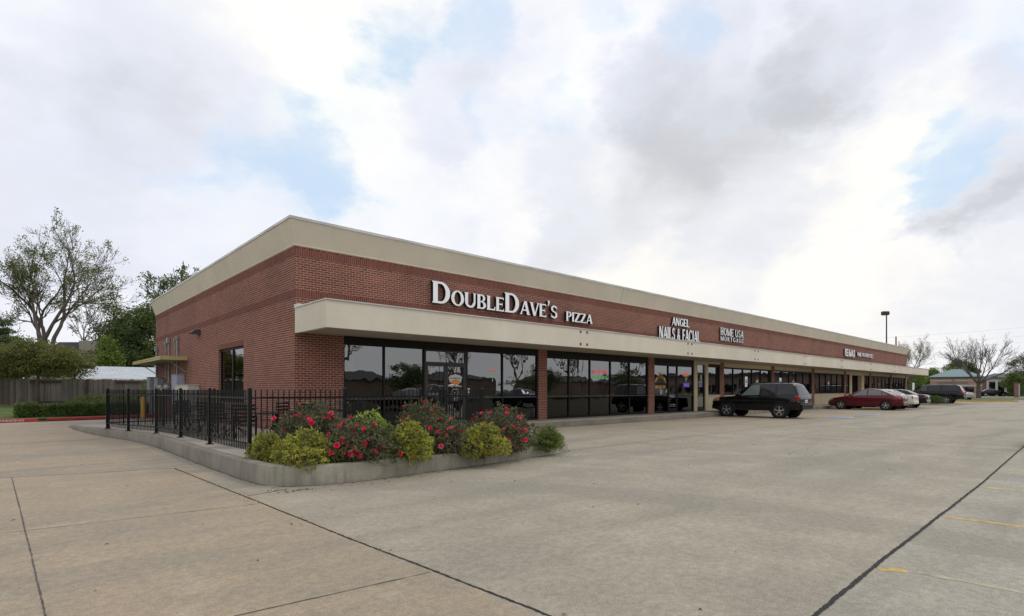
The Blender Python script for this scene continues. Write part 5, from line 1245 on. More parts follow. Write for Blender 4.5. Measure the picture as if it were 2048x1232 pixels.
# hedge, low shrubs on the lawn -----------------------------------------------------------
def hedge(name, label, x0, x1, yf, depth, z0, h, seed, n, mat='leaf_hedge', size=.075):
    t = thing(name, label, 'hedge', ((x0+x1)/2, yf((x0+x1)/2), z0)); r = random.Random(seed); lb = LB(seed); o0 = Vector(t.location)
    core = MB()
    k = 24; core.add([(x0+(x1-x0)*i/k+.0-o0.x, yf(x0+(x1-x0)*i/k)+dy-o0.y, dz) for i in range(k+1) for dy, dz in ((.15,0),(.14,h*.82),(depth-.15,h*.84),(depth-.15,0))], [(i*4+j, (i+1)*4+j, (i+1)*4+j+1, i*4+j+1) for i in range(k) for j in range(3)]+[(0,1,2,3),(k*4+3,k*4+2,k*4+1,k*4)])
    core.build('twigs', M['core'], t, uv=False, fixn=True)
    for i in range(n//6):
        x = r.uniform(x0, x1); face = r.random()
        lump = .05*math.sin(x*3.1)+.04*math.sin(x*7.7+2)
        if face < .45: p = Vector((x, yf(x)+r.uniform(-.02,.10)+lump*.6, r.uniform(0.02, h)))
        elif face < .9: p = Vector((x, yf(x)+r.uniform(0, depth), h*(.90+.10*r.random())+lump))
        else: xx = r.choice((x0, x1)); p = Vector((xx+r.uniform(-.06,.06), yf(xx)+r.uniform(0, depth), r.uniform(0, h)))
        for j in range(6): lb.leaf(p-Vector((o0.x, o0.y, 0))+rvec(r)*.07, size*r.uniform(.6,1.3), size*.55, Vector((0,-.3,.4))+rvec(r), None)
    lb.build('foliage', M[mat], t); return t
hedge('hedge', 'long low clipped hedge behind the red kerb', .25, 6.4, lambda x: kerbY(x)+.9, 1.1, .14, .60, 5, 26000)
def far_shrub(label, x, y, z, w, h, seed, mat='leaf_mid', n=2200, size=.09, name='shrub', group=None):
    return shrub(name, label, x, y, z, mound(w, h, seed), n, size, mat, seed, per=6, clump=.12, group=group)
nb = text_mesh('NO PARKING', 1.25, .085, M['decal_white'], 'kerb_lettering', None, (-.15, 32.98+(-.15-.72)*.179-.03, .035), rz=math.atan(.179)); struct(nb)
far_shrub('low green shrub against the board fence behind the hedge', 4.1, 46.6, .46, 2.6, .75, 41); far_shrub('broad low green shrub at the fence left of the patio', 5.9, 46.4, .46, 2.8, .7, 42, 'leaf_light')
far_shrub('upright small shrub in front of the fence beside the building end', 6.9, 44.0, .45, 1.3, 1.7, 43)
# neighbour's metal patio roof and house over the fence
M['tin'] = plain('pale_metal_roof', (.50,.53,.56), .45, .25, .12, 1.2)
sh = thing('shed_roof', 'pale corrugated metal roof showing above the board fence', 'shed', (7, 54, 0)); b = MB()
y0, y1 = 51.0, 55.5
for i in range(52):
    x = 3.6+i*.3; b.add([(x,y0,2.30),(x+.15,y0,2.315),(x+.3,y0,2.30),(x,y1,3.36),(x+.15,y1,3.375),(x+.3,y1,3.36)], [(0,1,4,3),(1,2,5,4)])
o = b.build('roof', M['tin'], sh); o.matrix_parent_inverse = Matrix.Translation(-Vector(sh.location))
b = MB(); b.box(3.6, 19.2, y0-.03, y0+.01, 2.15, 2.31); o = b.build('fascia', M['white_paint'], sh); o.matrix_parent_inverse = Matrix.Translation(-Vector(sh.location))
for x in (4.0, 9.0, 14.0, 18.8):
    b = MB(); b.box(x, x+.12, y0+.1, y0+.22, 0, 2.35); b.box(x, x+.12, y1-.2, y1-.08, 0, 3.3); o = b.build('post', M['white_paint'], sh); o.matrix_parent_inverse = Matrix.Translation(-Vector(sh.location))
def siding_mat(name, c):
    m, nt, b = new_mat(name); uv = nt.nodes.new('ShaderNodeUVMap').outputs[0]; s = N(nt, 'ShaderNodeSeparateXYZ', i0=uv)
    f = mth(nt, 'FRACT', mth(nt, 'DIVIDE', s.outputs[1], .2)); cc = mixc(nt, mapr(nt, f, .0, .12, .6, 0), c, tuple(x*.5 for x in c)); nt.links.new(cc, b.inputs['Base Color']); b.inputs['Roughness'].default_value = .8; return m
hs = thing('house', 'tan sided house with dark roof seen through the trees behind the board fence', 'house', tuple(at(150, 56, 0))); IH = Matrix.Translation(-Vector(hs.location)); c = at(150, 56); ex = RT; 
def hp(a, bb, z): q = c + RT*a + FW*bb; return (q.x, q.y, z)
b = MB(); a0, a1, zz = -2.2, 2.9, 6.0
def wallbox(b, a0, a1, b0, b1, z0, z1): b.add([hp(a0,b0,z0),hp(a1,b0,z0),hp(a1,b1,z0),hp(a0,b1,z0),hp(a0,b0,z1),hp(a1,b0,z1),hp(a1,b1,z1),hp(a0,b1,z1)], [(0,3,2,1),(4,5,6,7),(0,1,5,4),(1,2,6,5),(2,3,7,6),(3,0,4,7)])
wallbox(b, 0.4, 2.9, 0, 8, 0, 6.5); o = b.build('wall', siding_mat('tan_siding', (.36,.33,.27)), hs); o.matrix_parent_inverse = IH
b = MB(); b.add([hp(-5,-.5,3.6),hp(.38,-.5,3.6),hp(.38,4,6.7),hp(-5,4,6.7),hp(.38,8.5,3.6),hp(-5,8.5,3.6)], [(0,1,2,3),(3,2,4,5),(0,3,5),(1,4,2)]); o = b.build('roof', plain('dark_shingles', (.06,.055,.06), .9, 0, .3, 8), hs); o.matrix_parent_inverse = IH
b = MB(); wallbox(b, -4.6, .36, 0, 8, 0, 3.6); o = b.build('wall', bpy.data.materials['tan_siding'], hs); o.matrix_parent_inverse = IH

# trees on the left -------------------------------------------------------------------------
T1 = at(90, 54, .5)
tree('spreading_tree', 'tall bare limbed tree with thin spring leaves rising behind the board fence', T1, 21, 3.6, .34, 8.2, 4, [4,5,4,3], .66, (.2,.3), 5,
     leaf=('leaf_spring', 15, .19, .50, lambda p, r: .062), up=.085, wig=.30, ratio=.64, fork_ang=.66, minr=.012, thin=.66)
tree('spreading_tree', 'thinner bare tree beside the tall one, leaning towards the shop', at(150, 57, .5), 22, 4.0, .2, 4.2, 3, [4,4,4], .6, (.8,0), 3, leaf=('leaf_spring', 8, .2, .4, lambda p, r: .12), wig=.2, fork_ang=.5, minr=.012, thin=.5)
def lobes(w, z0, z1, seed, k=9, dep=None):
    r = random.Random(seed); out = []; dep = dep or w
    for i in range(k):
        a = r.uniform(0, 6.28); f = r.uniform(.1,.75); t = (i+.5)/k; z = z0+(z1-z0)*t; sh_ = math.sin(math.pi*min(.95, max(.12, t*.85+.1)))
        rr = w*r.uniform(.26,.40)*sh_**.5; out.append((math.cos(a)*f*w*.6*sh_, math.sin(a)*f*dep*.6*sh_, z, rr, rr, (z1-z0)*.17*r.uniform(.8,1.2)))
    return out
crown_tree('lawn_tree', 'wide low olive green tree standing on the lawn in front of the board fence', at(77, 33.5, .35), 31,
    [(dx, dy, z, rx, rx, rz) for dx, dy, z, rx, rz in ((0,0,3.3,1.5,.8),(-1.6,.6,3.0,1.4,.75),(1.5,-.6,2.9,1.3,.72),(.9,-1.9,3.1,1.1,.6),(-1.0,1.9,3.1,1.2,.7),(-2.7,1.4,2.9,1.1,.7),(2.2,-1.6,2.5,.7,.42),(.2,.2,2.4,1.8,.6),(1.4,-1.0,2.1,1.0,.42),(-1.6,1.2,2.2,1.3,.5),(-.4,-.5,3.9,.9,.35),(-2.0,2.6,3.4,1.2,.6),(1.0,.8,3.6,.9,.4))], 26000, .12, 'leaf_olive', .09, 2.2, per=10, clump=.30, shell=.4)
crown_tree('leafy_tree', 'dense green tree behind the metal roof left of the building', at(262, 60, .5), 32, lobes(6.2, 2.4, 9.6, 3, 14), 14000, .24, 'leaf_mid', .25, 3.0, per=9, clump=.55, shell=.35)
crown_tree('leafy_tree', 'darker green tree beside the end of the building', at(234, 56, .5), 33, lobes(4.8, 1.9, 7.6, 4, 11), 11000, .22, 'leaf_dark', .2, 2.5, per=9, clump=.5, shell=.35)
crown_tree('leafy_tree', 'light green tree behind the fence right of the olive tree', at(216, 52, .5), 34, lobes(2.6, 1.6, 5.6, 5, 9), 6000, .2, 'leaf_light', .15, 2.2, per=8, clump=.5, shell=.3)
crown_tree('leafy_tree', 'dark green tree hidden low behind the end of the building', at(320, 58, .5), 35, lobes(5.5, 2.0, 10.5, 6, 13), 15000, .24, 'leaf_mid', .22, 3, per=9, clump=.55, shell=.35)
tree('sparse_tree', 'open crowned tree with clustered leaves rising above the side cornice', at(338, 62, .5), 24, 10.4, .11, 2.9, 2, [4,4], .85, (.3,-.2), 5, leaf=('leaf_mid', 12, .24, .34, lambda p, r: .26), up=.1, fork_ang=.8, minr=.03)
crown_tree('pine_tree', 'dark pine at the far left edge behind the lawn tree', at(-12, 62, .5), 36, [(0,0,7.6,1.9,1.9,.55),(.5,-.6,8.6,1.3,1.3,.4),(.6,-.5,6.6,2.3,2.3,.5),(-.5,.5,9.4,.9,.9,.35),(.9,-1,5.7,2.2,2.2,.4)], 9000, .2, 'leaf_dark', .18, 6, per=9, clump=.35)
for k, (u, d, w, z1, mat) in enumerate(((-90, 66, 6, 8, 'leaf_mid'), (30, 70, 6, 6.2, 'leaf_dark'), (110, 74, 6, 5.6, 'leaf_mid'), (420, 80, 8, 8, 'leaf_mid'))):
    crown_tree('leafy_tree', ['green tree far left behind the pine', 'low dark tree beyond the fence behind the olive tree', 'low green tree beyond the tall bare tree', 'green tree hidden behind the shop roof'][k], at(u, d, .5), 50+k, lobes(w, 1.6, z1, 60+k, 10), 7000, .3, mat, .2, 2.5, per=8, clump=.6, shell=.35)
# ------------------------------------------------------------------ vehicles
def paint(name, c, metal=.0, rough=.28): return plain(name, c, rough, metal, .04, 2, coat=.55, spec=.12)
M['tyre'] = plain('tyre', (.009,.009,.010), .9, 0, .2, 20); M['rim'] = plain('alloy', (.48,.48,.50), .25, .85, .05); M['well'] = plain('wheel_well', (.006,.006,.006), .9)
M['plastic'] = plain('black_plastic', (.012,.012,.013), .6, spec=.25); M['chrome'] = plain('chrome', (.6,.6,.62), .15, 1.0, .03)
M['tail'] = plain('tail_lamp', (.42,.010,.012), .15, 0, .1, coat=1.0); M['head'] = plain('head_lamp', (.26,.27,.29), .15, .3, .1, coat=.6); M['lamp_clear'] = plain('clear_lamp', (.75,.77,.8), .15, .1, .05, coat=.6); M['amber'] = plain('amber_lamp', (.6,.2,.04), .2, coat=1.0)
def car_glass(name, tint, base):
    m = bpy.data.materials.new(name); m.use_nodes = True; nt = m.node_tree; nt.nodes.clear()
    b = N(nt, 'ShaderNodeBsdfPrincipled'); b.inputs['Base Color'].default_value = (*base, 1); b.inputs['Roughness'].default_value = .03; b.inputs['IOR'].default_value = 1.5
    o = nt.nodes.new('ShaderNodeOutputMaterial'); nt.links.new(b.outputs[0], o.inputs[0]); return m
M['cg_dark'] = car_glass('privacy_glass', 0, (.012,.012,.016)); M['cg'] = car_glass('car_glass', 0, (.05,.06,.062)); M['cg_lt'] = car_glass('clear_car_glass', 0, (.14,.165,.17))
def interp(P, x):
    if x <= P[0][0]: return P[0][1]
    for (a, b_) in zip(P[:-1], P[1:]):
        if x <= b_[0]:
            t = (x-a[0])/(b_[0]-a[0]); 
            return a[1]+(b_[1]-a[1])*t
    return P[-1][1]
def sm(P, x, h=.06): return (interp(P, x-h)+2*interp(P, x)+interp(P, x+h))/4
class Car:
    """body lofted from side profiles: x runs from the nose (0) to the tail (L), y is half width, z up"""
    def __init__(s, L, W, belt, roof, bottom, tumble=.2, nose=.2, tailt=.12, nose_r=.16, tail_r=.10):
        s.L, s.W, s.belt, s.roof, s.bottom, s.tumble, s.nose, s.tailt, s.nr, s.tr = L, W, belt, roof, bottom, tumble, nose, tailt, nose_r, tail_r
    def hw(s, x):
        w = s.W/2; a = max(0, 1-x/.75); c = max(0, 1-(s.L-x)/.7); return w*(1-s.nose*a**2.2-s.tailt*c**2.2)
    def section(s, x):
        w = s.hw(x); zb = sm(s.belt, x); zr = max(zb+.004, sm(s.roof, x)); z0 = sm(s.bottom, x); gh = zr-zb; H = zb-z0
        tm = s.tumble*min(1.0, gh/.5)
        pts = [(0, z0+.01), (w*.80, z0), (w*.93, z0+.03), (w*.975, z0+.16*H), (w*.99, z0+.36*H), (w, z0+.60*H), (w*.985, z0+.84*H), (w*.955, zb-.018), (w*.925, zb),
               (w*.925-tm*.5, zb+gh*.5), (w*.925-tm, zb+gh*.90), (w*.925-tm-.05*min(1, gh/.3), zb+gh*.965), (w*.55, zr-.0+.006), (w*.25, zr+.022), (0, zr+.028)]
        return pts
    def endpull(s, x, k, z):   # rounds the nose and tail in side view: x displaced by height
        zb = sm(s.belt, x); z0 = sm(s.bottom, x); return x
    def P(s, x, k):            # k float along the section
        pts = s.section(x); i = min(len(pts)-2, int(k)); f = k-i; a, b_ = pts[i], pts[i+1]; return Vector((x, a[0]+(b_[0]-a[0])*f, a[1]+(b_[1]-a[1])*f))
    def body(s, mat, parent, name='body'):
        knots = sorted(set([0, .02, .06, .12, .2, .3, .45, .6, .8] + [x for x, _ in s.belt+s.roof if 0 < x < s.L] + [s.L-.02, s.L-.05, s.L-.1, s.L-.18, s.L-.3, s.L-.45, s.L] + [i*.22 for i in range(1, int(s.L/.22))]))
        kk = []; [kk.append(x) for x in knots if 0 <= x <= s.L and (not kk or x-kk[-1] > .012)]
        b = MB(); n = 15
        rows = []
        for x in kk:
            e0 = max(0, 1-x/s.nr) if x < s.nr else 0; e1 = max(0, 1-(s.L-x)/s.tr) if s.L-x < s.tr else 0; e = max(e0, e1)
            pts = s.section(x); zc = (pts[0][1]+pts[8][1])/2; sq = math.sqrt(max(0, 1-e*e)) 
            f = .55+.45*sq; row = []
            for (y, z) in pts: row.append((x, y*(.90+.10*sq), zc+(z-zc)*(f if z < pts[8][1]+.03 else (f if s.roof_flat_end else f))))
            rows.append(row)
        vs = []
        for r in rows: vs += [(p[0], p[1], p[2]) for p in r] + [(p[0], -p[1], p[2]) for p in r[-2:0:-1]]
        m = 2*n-2; F = []
        for i in range(len(rows)-1):
            for j in range(m): F.append((i*m+j, i*m+(j+1) % m, (i+1)*m+(j+1) % m, (i+1)*m+j))
        b.add(vs, F); b.add([vs[j] for j in range(m)], [tuple(range(m))]); b.add([vs[(len(rows)-1)*m+j] for j in range(m)], [tuple(range(m-1, -1, -1))])
        o = b.build(name, mat, parent, fixn=True)
        bm = bmesh.new(); bm.from_mesh(o.data); bmesh.ops.remove_doubles(bm, verts=bm.verts, dist=.0005); bmesh.ops.recalc_face_normals(bm, faces=bm.faces); bm.to_mesh(o.data); bm.free()
        auto_smooth(o, 42); return o
    roof_flat_end = False
    def patch(s, name, corners, mat, parent, sides=(1, -1), off=.007, nu=8, nv=5, smooth=True):
        """corners (x,k) x4: bottom front, bottom rear, top rear, top front on the skin"""
        for sd in sides:
            b = MB(); vs = []
            for i in range(nu+1):
                for j in range(nv+1):
                    u, v = i/nu, j/nv
                    x = (corners[0][0]*(1-u)+corners[1][0]*u)*(1-v)+(corners[3][0]*(1-u)+corners[2][0]*u)*v
                    k = (corners[0][1]*(1-u)+corners[1][1]*u)*(1-v)+(corners[3][1]*(1-u)+corners[2][1]*u)*v
                    p = s.P(x, k); e = .01; dx = s.P(min(s.L, x+e), k)-s.P(max(0, x-e), k); dk = s.P(x, min(13.99, k+.03))-s.P(x, k-.03)
                    nrm = dx.cross(dk); nrm = nrm.normalized() if nrm.length > 1e-9 else Vector((0,1,0))
                    if nrm.y < 0 and k < 11: nrm = -nrm
                    if k >= 11 and nrm.z < 0: nrm = -nrm
                    p = p+nrm*off; vs.append((p.x, p.y*sd, p.z))
            b.add(vs, [(i*(nv+1)+j, (i+1)*(nv+1)+j, (i+1)*(nv+1)+j+1, i*(nv+1)+j+1) for i in range(nu) for j in range(nv)])
            o = b.build(name, mat, parent, smooth=smooth, fixn=False)
        return o
    def screen(s, name, x0, x1, mat, parent, k0=11.05, off=.008, nx=8):
        b = MB(); vs = []; cols = [k0+(14-k0)*t/6 for t in range(7)]
        for i in range(nx+1):
            x = x0+(x1-x0)*i/nx; row = []
            for k in cols: p = s.P(x, min(13.999, k)); row.append((p.x, p.y, p.z))
            row = row + [(p[0], -p[1], p[2]) for p in row[-2::-1]]; 
            sl = (sm(s.roof, x+.03)-sm(s.roof, x-.03))/.06; n = Vector((-sl, 0, 1)).normalized()
            vs += [(p[0]+n.x*off, p[1], p[2]+n.z*off) for p in row]
        m = len(cols)*2-1; b.add(vs, [(i*m+j, (i+1)*m+j, (i+1)*m+j+1, i*m+j+1) for i in range(nx) for j in range(m-1)])
        return b.build(name, mat, parent, smooth=True)
def wheel(parent, x, y, r, side, rimmat='rim', spokes=6, w=.22):
    b = MB(); s_ = side
    prof = [(r*.62, -w*.5), (r*.80, -w*.52), (r*.93, -w*.5), (r*.985, -w*.42), (r, -w*.25), (r, w*.25), (r*.985, w*.42), (r*.93, w*.5), (r*.80, w*.52), (r*.62, w*.5)]
    b.lathe([(a, h) for a, h in prof], 28, 'Y', (0,0,0)); t = b.build('wheel', M['tyre'], parent, smooth=True, fixn=True); t.location = (x, y, r)
    b = MB(); yo = side*w*.5
    b.lathe([(r*.64, yo*1.0), (r*.60, yo*.98), (r*.58, yo*.55), (r*.2, yo*.45), (0, yo*.45)], 28, 'Y'); d = b.build('rim', M['well'], t, smooth=True, fixn=True)
    b = MB(); b.lathe([(r*.655, yo*.98), (r*.65, yo*1.06), (r*.61, yo*1.06), (r*.585, yo*.85)], 28, 'Y')
    b.lathe([(r*.15, yo*.7), (r*.15, yo*.98), (r*.11, yo*1.02), (0, yo*1.02)], 12, 'Y')
    for k in range(spokes):
        a = 2*math.pi*k/spokes+.3; c, s2 = math.cos(a), math.sin(a); h0, h1 = r*.075, r*.105
        q = []
        for (rr, hw, yy) in ((r*.10, h0, yo*.98), (r*.60, h1, yo*.94), (r*.10, h0*.8, yo*.6), (r*.60, h1*.9, yo*.6)):
            for sg in (-1, 1): q.append((c*rr-s2*hw*sg, yy, s2*rr+c*hw*sg))
        b.add(q, [(0,1,3,2),(4,6,7,5),(0,2,6,4),(1,5,7,3)])
    o = b.build('rim_spokes', M[rimmat], t, fixn=True)
    return t
def make_car(name, label, cat, loc, rz, kind, body, glass_front='cg', glass_rear='cg', group=None, rim='rim', grille=True, spokes=6, plate=True):
    root = thing(name, label, cat, loc, rz, group); I = None
    if kind == 'suv':       # compact boxy SUV
        L, W, R_ = 4.62, 1.84, .375
        C = Car(L, W, [(0,.86),(.10,.97),(.5,1.05),(1.25,1.11),(1.45,1.12),(3.9,1.15),(4.62,1.12)], [(0,.5),(1.25,1.08),(1.98,1.72),(2.2,1.775),(3.2,1.80),(4.1,1.785),(4.30,1.73),(4.55,1.16),(4.62,1.0)], [(0,.42),(.3,.34),(.9,.36),(3.7,.38),(4.3,.44),(4.62,.50)], .17, .15, .08, .12, .06); wx = (.90, 3.66)
    elif kind == 'bigsuv':
        L, W, R_ = 5.75, 2.02, .42
        C = Car(L, W, [(0,.95),(.10,1.08),(.6,1.18),(1.45,1.24),(1.7,1.26),(5.2,1.28),(5.75,1.26)], [(0,.5),(1.5,1.2),(2.25,1.86),(2.6,1.93),(4.0,1.96),(5.2,1.93),(5.4,1.88),(5.66,1.30),(5.75,1.1)], [(0,.45),(.4,.38),(1,.42),(4.6,.42),(5.3,.48),(5.75,.55)], .17, .13, .06, .12, .06); wx = (1.05, 4.42)
    elif kind == 'crossover':
        L, W, R_ = 5.1, 2.0, .40
        C = Car(L, W, [(0,.78),(.12,.98),(.6,1.10),(1.3,1.16),(1.5,1.18),(4.6,1.2),(5.1,1.15)], [(0,.5),(1.3,1.12),(2.15,1.72),(2.5,1.79),(3.6,1.80),(4.4,1.72),(4.9,1.22),(5.1,1.0)], [(0,.38),(.4,.32),(1,.34),(4,.34),(4.7,.40),(5.1,.48)], .22, .24, .12, .2, .1); wx = (.98, 3.98)
    elif kind == 'sedan':   # rounded compact saloon
        L, W, R_ = 4.75, 1.86, .335
        C = Car(L, W, [(0,.56),(.08,.70),(.4,.84),(.9,.93),(1.35,.985),(2.6,1.01),(3.9,1.04),(4.55,1.03),(4.75,.94)], [(0,.4),(1.15,.93),(1.75,1.27),(2.15,1.44),(2.55,1.515),(2.95,1.51),(3.4,1.42),(3.85,1.22),(4.18,1.07),(4.4,1.0),(4.75,.9)], [(0,.30),(.3,.24),(1,.25),(3.6,.25),(4.3,.30),(4.75,.38)], .24, .26, .16, .22, .12); wx = (.94, 3.76)
    else:                   # three box saloon
        L, W, R_ = 4.95, 1.9, .35
        C = Car(L, W, [(0,.60),(.08,.74),(.5,.88),(1.35,.98),(2.6,1.0),(3.9,1.05),(4.75,1.05),(4.95,1.0)], [(0,.4),(1.35,.97),(2.1,1.38),(2.5,1.48),(3.2,1.47),(3.6,1.40),(4.15,1.09),(4.3,1.0),(4.95,.9)], [(0,.32),(.3,.26),(1,.27),(3.7,.27),(4.4,.33),(4.95,.42)], .24, .22, .12, .18, .08); wx = (.98, 3.86)
    C.body(body, root)
    bm_ = body
    suvish = kind in ('suv', 'bigsuv', 'crossover')
    # side glass: front door, rear door, quarter
    def rx(z):   # x where windshield reaches fraction
        return None
    if kind == 'suv': G = [((1.62,8.15),(2.62,8.15),(2.62,9.9),(2.16,9.9),glass_front), ((2.72,8.15),(3.42,8.15),(3.42,9.9),(2.72,9.9),glass_rear), ((3.52,8.15),(4.40,8.3),(4.22,9.9),(3.52,9.9),glass_rear)]
    elif kind == 'bigsuv': G = [((1.85,8.15),(2.85,8.15),(2.85,9.9),(2.42,9.9),glass_front), ((2.97,8.15),(3.95,8.15),(3.95,9.9),(2.97,9.9),glass_rear), ((4.07,8.15),(5.46,8.2),(5.28,9.9),(4.07,9.9),glass_rear)]
    elif kind == 'crossover': G = [((1.75,8.15),(2.85,8.15),(2.85,9.9),(2.45,9.9),glass_front), ((2.95,8.15),(3.85,8.15),(3.8,9.9),(2.95,9.9),glass_rear), ((3.95,8.15),(4.6,8.5),(4.2,9.9),(3.9,9.9),glass_rear)]
    elif kind == 'sedan': G = [((1.55,8.2),(2.58,8.2),(2.58,9.85),(2.22,9.85),glass_front), ((2.67,8.2),(3.50,8.2),(3.42,9.8),(2.67,9.85),glass_rear), ((3.57,8.25),(3.90,8.6),(3.55,9.6),(3.49,9.75),glass_rear)]
    else: G = [((1.72,8.2),(2.72,8.2),(2.72,9.85),(2.3,9.85),glass_front), ((2.80,8.2),(3.6,8.2),(3.5,9.8),(2.80,9.85),glass_rear)]
    for (a, b_, c, d, gm) in G: C.patch('side_window', (a, b_, c, d), M[gm], root)
    if kind == 'suv': C.screen('windscreen', 1.40, 1.98, M[glass_front], root); 
    elif kind == 'bigsuv': C.screen('windscreen', 1.66, 2.2, M[glass_front], root)
    elif kind == 'crossover': C.screen('windscreen', 1.48, 2.12, M[glass_front], root)
    elif kind == 'sedan': C.screen('windscreen', 1.40, 2.1, M[glass_front], root); C.screen('rear_window', 3.36, 4.10, M[glass_rear], root, 11.3)
    else: C.screen('windscreen', 1.5, 2.12, M[glass_front], root); C.screen('rear_window', 3.62, 4.12, M[glass_rear], root, 11.3)
    if kind == 'suv': C.screen('rear_window', 4.33, 4.54, M[glass_rear], root, 11.3)
    if kind == 'bigsuv': C.screen('rear_window', 5.43, 5.63, M[glass_rear], root, 11.3)
    if kind == 'crossover': C.screen('rear_window', 4.45, 4.85, M[glass_rear], root, 11.3)
    # wheels, wells and arch lips
    for x in wx:
        for sd in (1, -1):
            y = C.hw(x)*.985
            b = MB(); b.lathe([(0, y*sd-.10*sd), (R_*1.14, y*sd-.10*sd), (R_*1.14, y*sd+.010*sd), (R_*1.10, y*sd+.012*sd), (0, y*sd+.0115*sd)], 30, 'Y', (x, 0, R_+.015)); b.build('wheel_well', M['well'], root, fixn=True)
            if suvish:
                b = MB(); n = 18; vs = []
                for i in range(n+1):
                    a = R(-8)+R(196)*i/n
                    for (rr, yy) in ((R_*1.13, y+.002), (R_*1.14, y+.030), (R_*1.27, y+.030), (R_*1.33, y-.01)): vs.append((x+math.cos(a)*rr, yy*sd, R_+.01+math.sin(a)*rr))
                b.add(vs, [(i*4+j, (i+1)*4+j, (i+1)*4+j+1, i*4+j+1) for i in range(n) for j in range(3)]); b.build('arch_flare', body if kind != 'suv' else M['plastic_gloss'], root, smooth=True, fixn=True)
            wheel(root, x, (y-.085)*sd, R_, sd, rim, spokes)
    # lower sills, bumpers, lamps, plates, mirrors, handles
    for sd in (1, -1):
        b = MB(); yy = C.hw(L/2)*.97; b.bbox(wx[0]+R_*1.2, wx[1]-R_*1.2, min(sd*yy, sd*(yy+.02)), max(sd*yy, sd*(yy+.02)), interp(C.bottom, L/2)+.02, interp(C.bottom, L/2)+.10, .008); b.build('sill', M['plastic'] if suvish else body, root)
        xm = {'suv':1.62,'bigsuv':1.9,'crossover':1.8,'sedan':1.62,'saloon':1.75}[kind]; zb = interp(C.belt, xm); yy = C.hw(xm)*.94
        b = MB(); b.lathe([(0,-.06),(.07,-.055),(.095,-.01),(.09,.05),(.05,.075),(0,.08)], 12, 'X'); o = b.build('mirror', body, root, smooth=True, fixn=True); o.location = (xm, sd*(yy+.12), zb+.085); o.scale = (1, 1.1, .85)
        b = MB(); b.box(xm-.02, xm+.04, min(sd*yy, sd*(yy+.08)), max(sd*yy, sd*(yy+.08)), zb+.02, zb+.06); b.build('mirror_arm', M['plastic'], root)
        for hx in ((G[0][1][0]-.22), (G[1][1][0]-.10)):
            b = MB(); y2 = C.hw(hx)*1.0; z2 = interp(C.belt, hx)-.15; b.bbox(hx-.10, hx+.10, min(sd*(y2-.02), sd*(y2+.022)), max(sd*(y2-.02), sd*(y2+.022)), z2, z2+.028, .006); b.build('door_handle', body if not suvish else body, root)
        for sx in ((G[0][0][0]-.12), (G[0][1][0]+.045), (G[1][1][0]+.05)):      # door shut lines
            b = MB(); z0 = interp(C.bottom, sx)+.12; n = 7; vs = []
            for i in range(n+1):
                p = C.P(sx, 3+5.0*i/n); vs += [(sx-.004, (p.y+.0035)*sd, p.z), (sx+.004, (p.y+.0035)*sd, p.z)]
            b.add(vs, [(2*i, 2*i+1, 2*i+3, 2*i+2) for i in range(n)]); b.build('door_seam', M['well'], root)
        # lamps
        if kind == 'suv':
            b = MB(); y1 = C.hw(L-.1)*.985; b.bbox(L-.24, L-.035, min(sd*(y1-.14), sd*(y1+.012)), max(sd*(y1-.14), sd*(y1+.012)), .89, 1.15, .02); b.build('tail_lamp', M['tail'], root)
            b = MB(); b.bbox(L-.235, L-.03, min(sd*(y1-.14), sd*(y1+.010)), max(sd*(y1-.14), sd*(y1+.010)), .825, .885, .012); b.build('reverse_lamp', M['head'], root)
        elif kind == 'bigsuv':
            b = MB(); y1 = C.hw(L-.1)*.985; b.bbox(L-.20, L-.03, min(sd*(y1-.16), sd*(y1+.012)), max(sd*(y1-.16), sd*(y1+.012)), .98, 1.32, .02); b.build('tail_lamp', M['tail'], root)
        elif kind == 'crossover':
            b = MB(); y1 = C.hw(L-.1)*.98; b.bbox(L-.24, L-.05, min(sd*(y1-.22), sd*(y1+.01)), max(sd*(y1-.22), sd*(y1+.01)), .9, 1.08, .02); b.build('tail_lamp', M['tail'], root)
        elif kind == 'sedan': C.patch('tail_lamp', ((L-.42,6.0),(L-.10,5.4),(L-.10,7.1),(L-.55,7.0)), M['tail'], root, (sd,), .010)
        else:
            b = MB(); y1 = C.hw(L-.1)*.985; b.bbox(L-.20, L-.03, min(sd*(y1-.20), sd*(y1+.008)), max(sd*(y1-.20), sd*(y1+.008)), .78, .97, .02); b.build('tail_lamp', M['tail'], root)
        C.patch('head_lamp', ((.14,5.6),(.46,6.0),(.40,7.2),(.14,6.8)), M['head'], root, (sd,), .010)
        if kind == 'crossover': C.patch('head_lamp', ((.03,5.4),(.50,5.9),(.40,7.4),(.03,6.8)), M['lamp_clear'], root, (sd,), .016)
        if kind == 'suv': C.patch('marker_lamp', ((.34,5.6),(.50,5.8),(.48,6.8),(.36,6.6)), M['amber'], root, (sd,), .014)
    xb = L
    if suvish:
        b = MB(); w2 = C.hw(L)*.90; zb0 = interp(C.bottom, L); b.bbox(L-.12, L+.09, -w2, w2, zb0-.02, zb0+.22, .03); b.build('rear_bumper', M['plastic_gloss'] if kind == 'suv' else body, root)
        b = MB(); b.bbox(-.06, .16, -w2*.9, w2*.9, interp(C.bottom, 0)-.02, interp(C.bottom, 0)+.22, .03); b.build('front_bumper', M['plastic_gloss'] if kind == 'suv' else body, root)
        for sd in (1, -1):      # roof rails
            b = MB(); rr0, rr1 = (2.35, 4.0) if kind == 'suv' else ((2.7, 5.1) if kind == 'bigsuv' else (2.6, 4.3)); yy = C.P(3.0, 11.5).y-.02; zt = interp(C.roof, 3.0)
            b.tube([(rr0, sd*yy, zt-.01), (rr0+.1, sd*yy, zt+.05), (rr1-.1, sd*yy, zt+.045), (rr1, sd*yy, zt-.03)], .018, 6); b.build('roof_rail', M['plastic'], root, smooth=True)
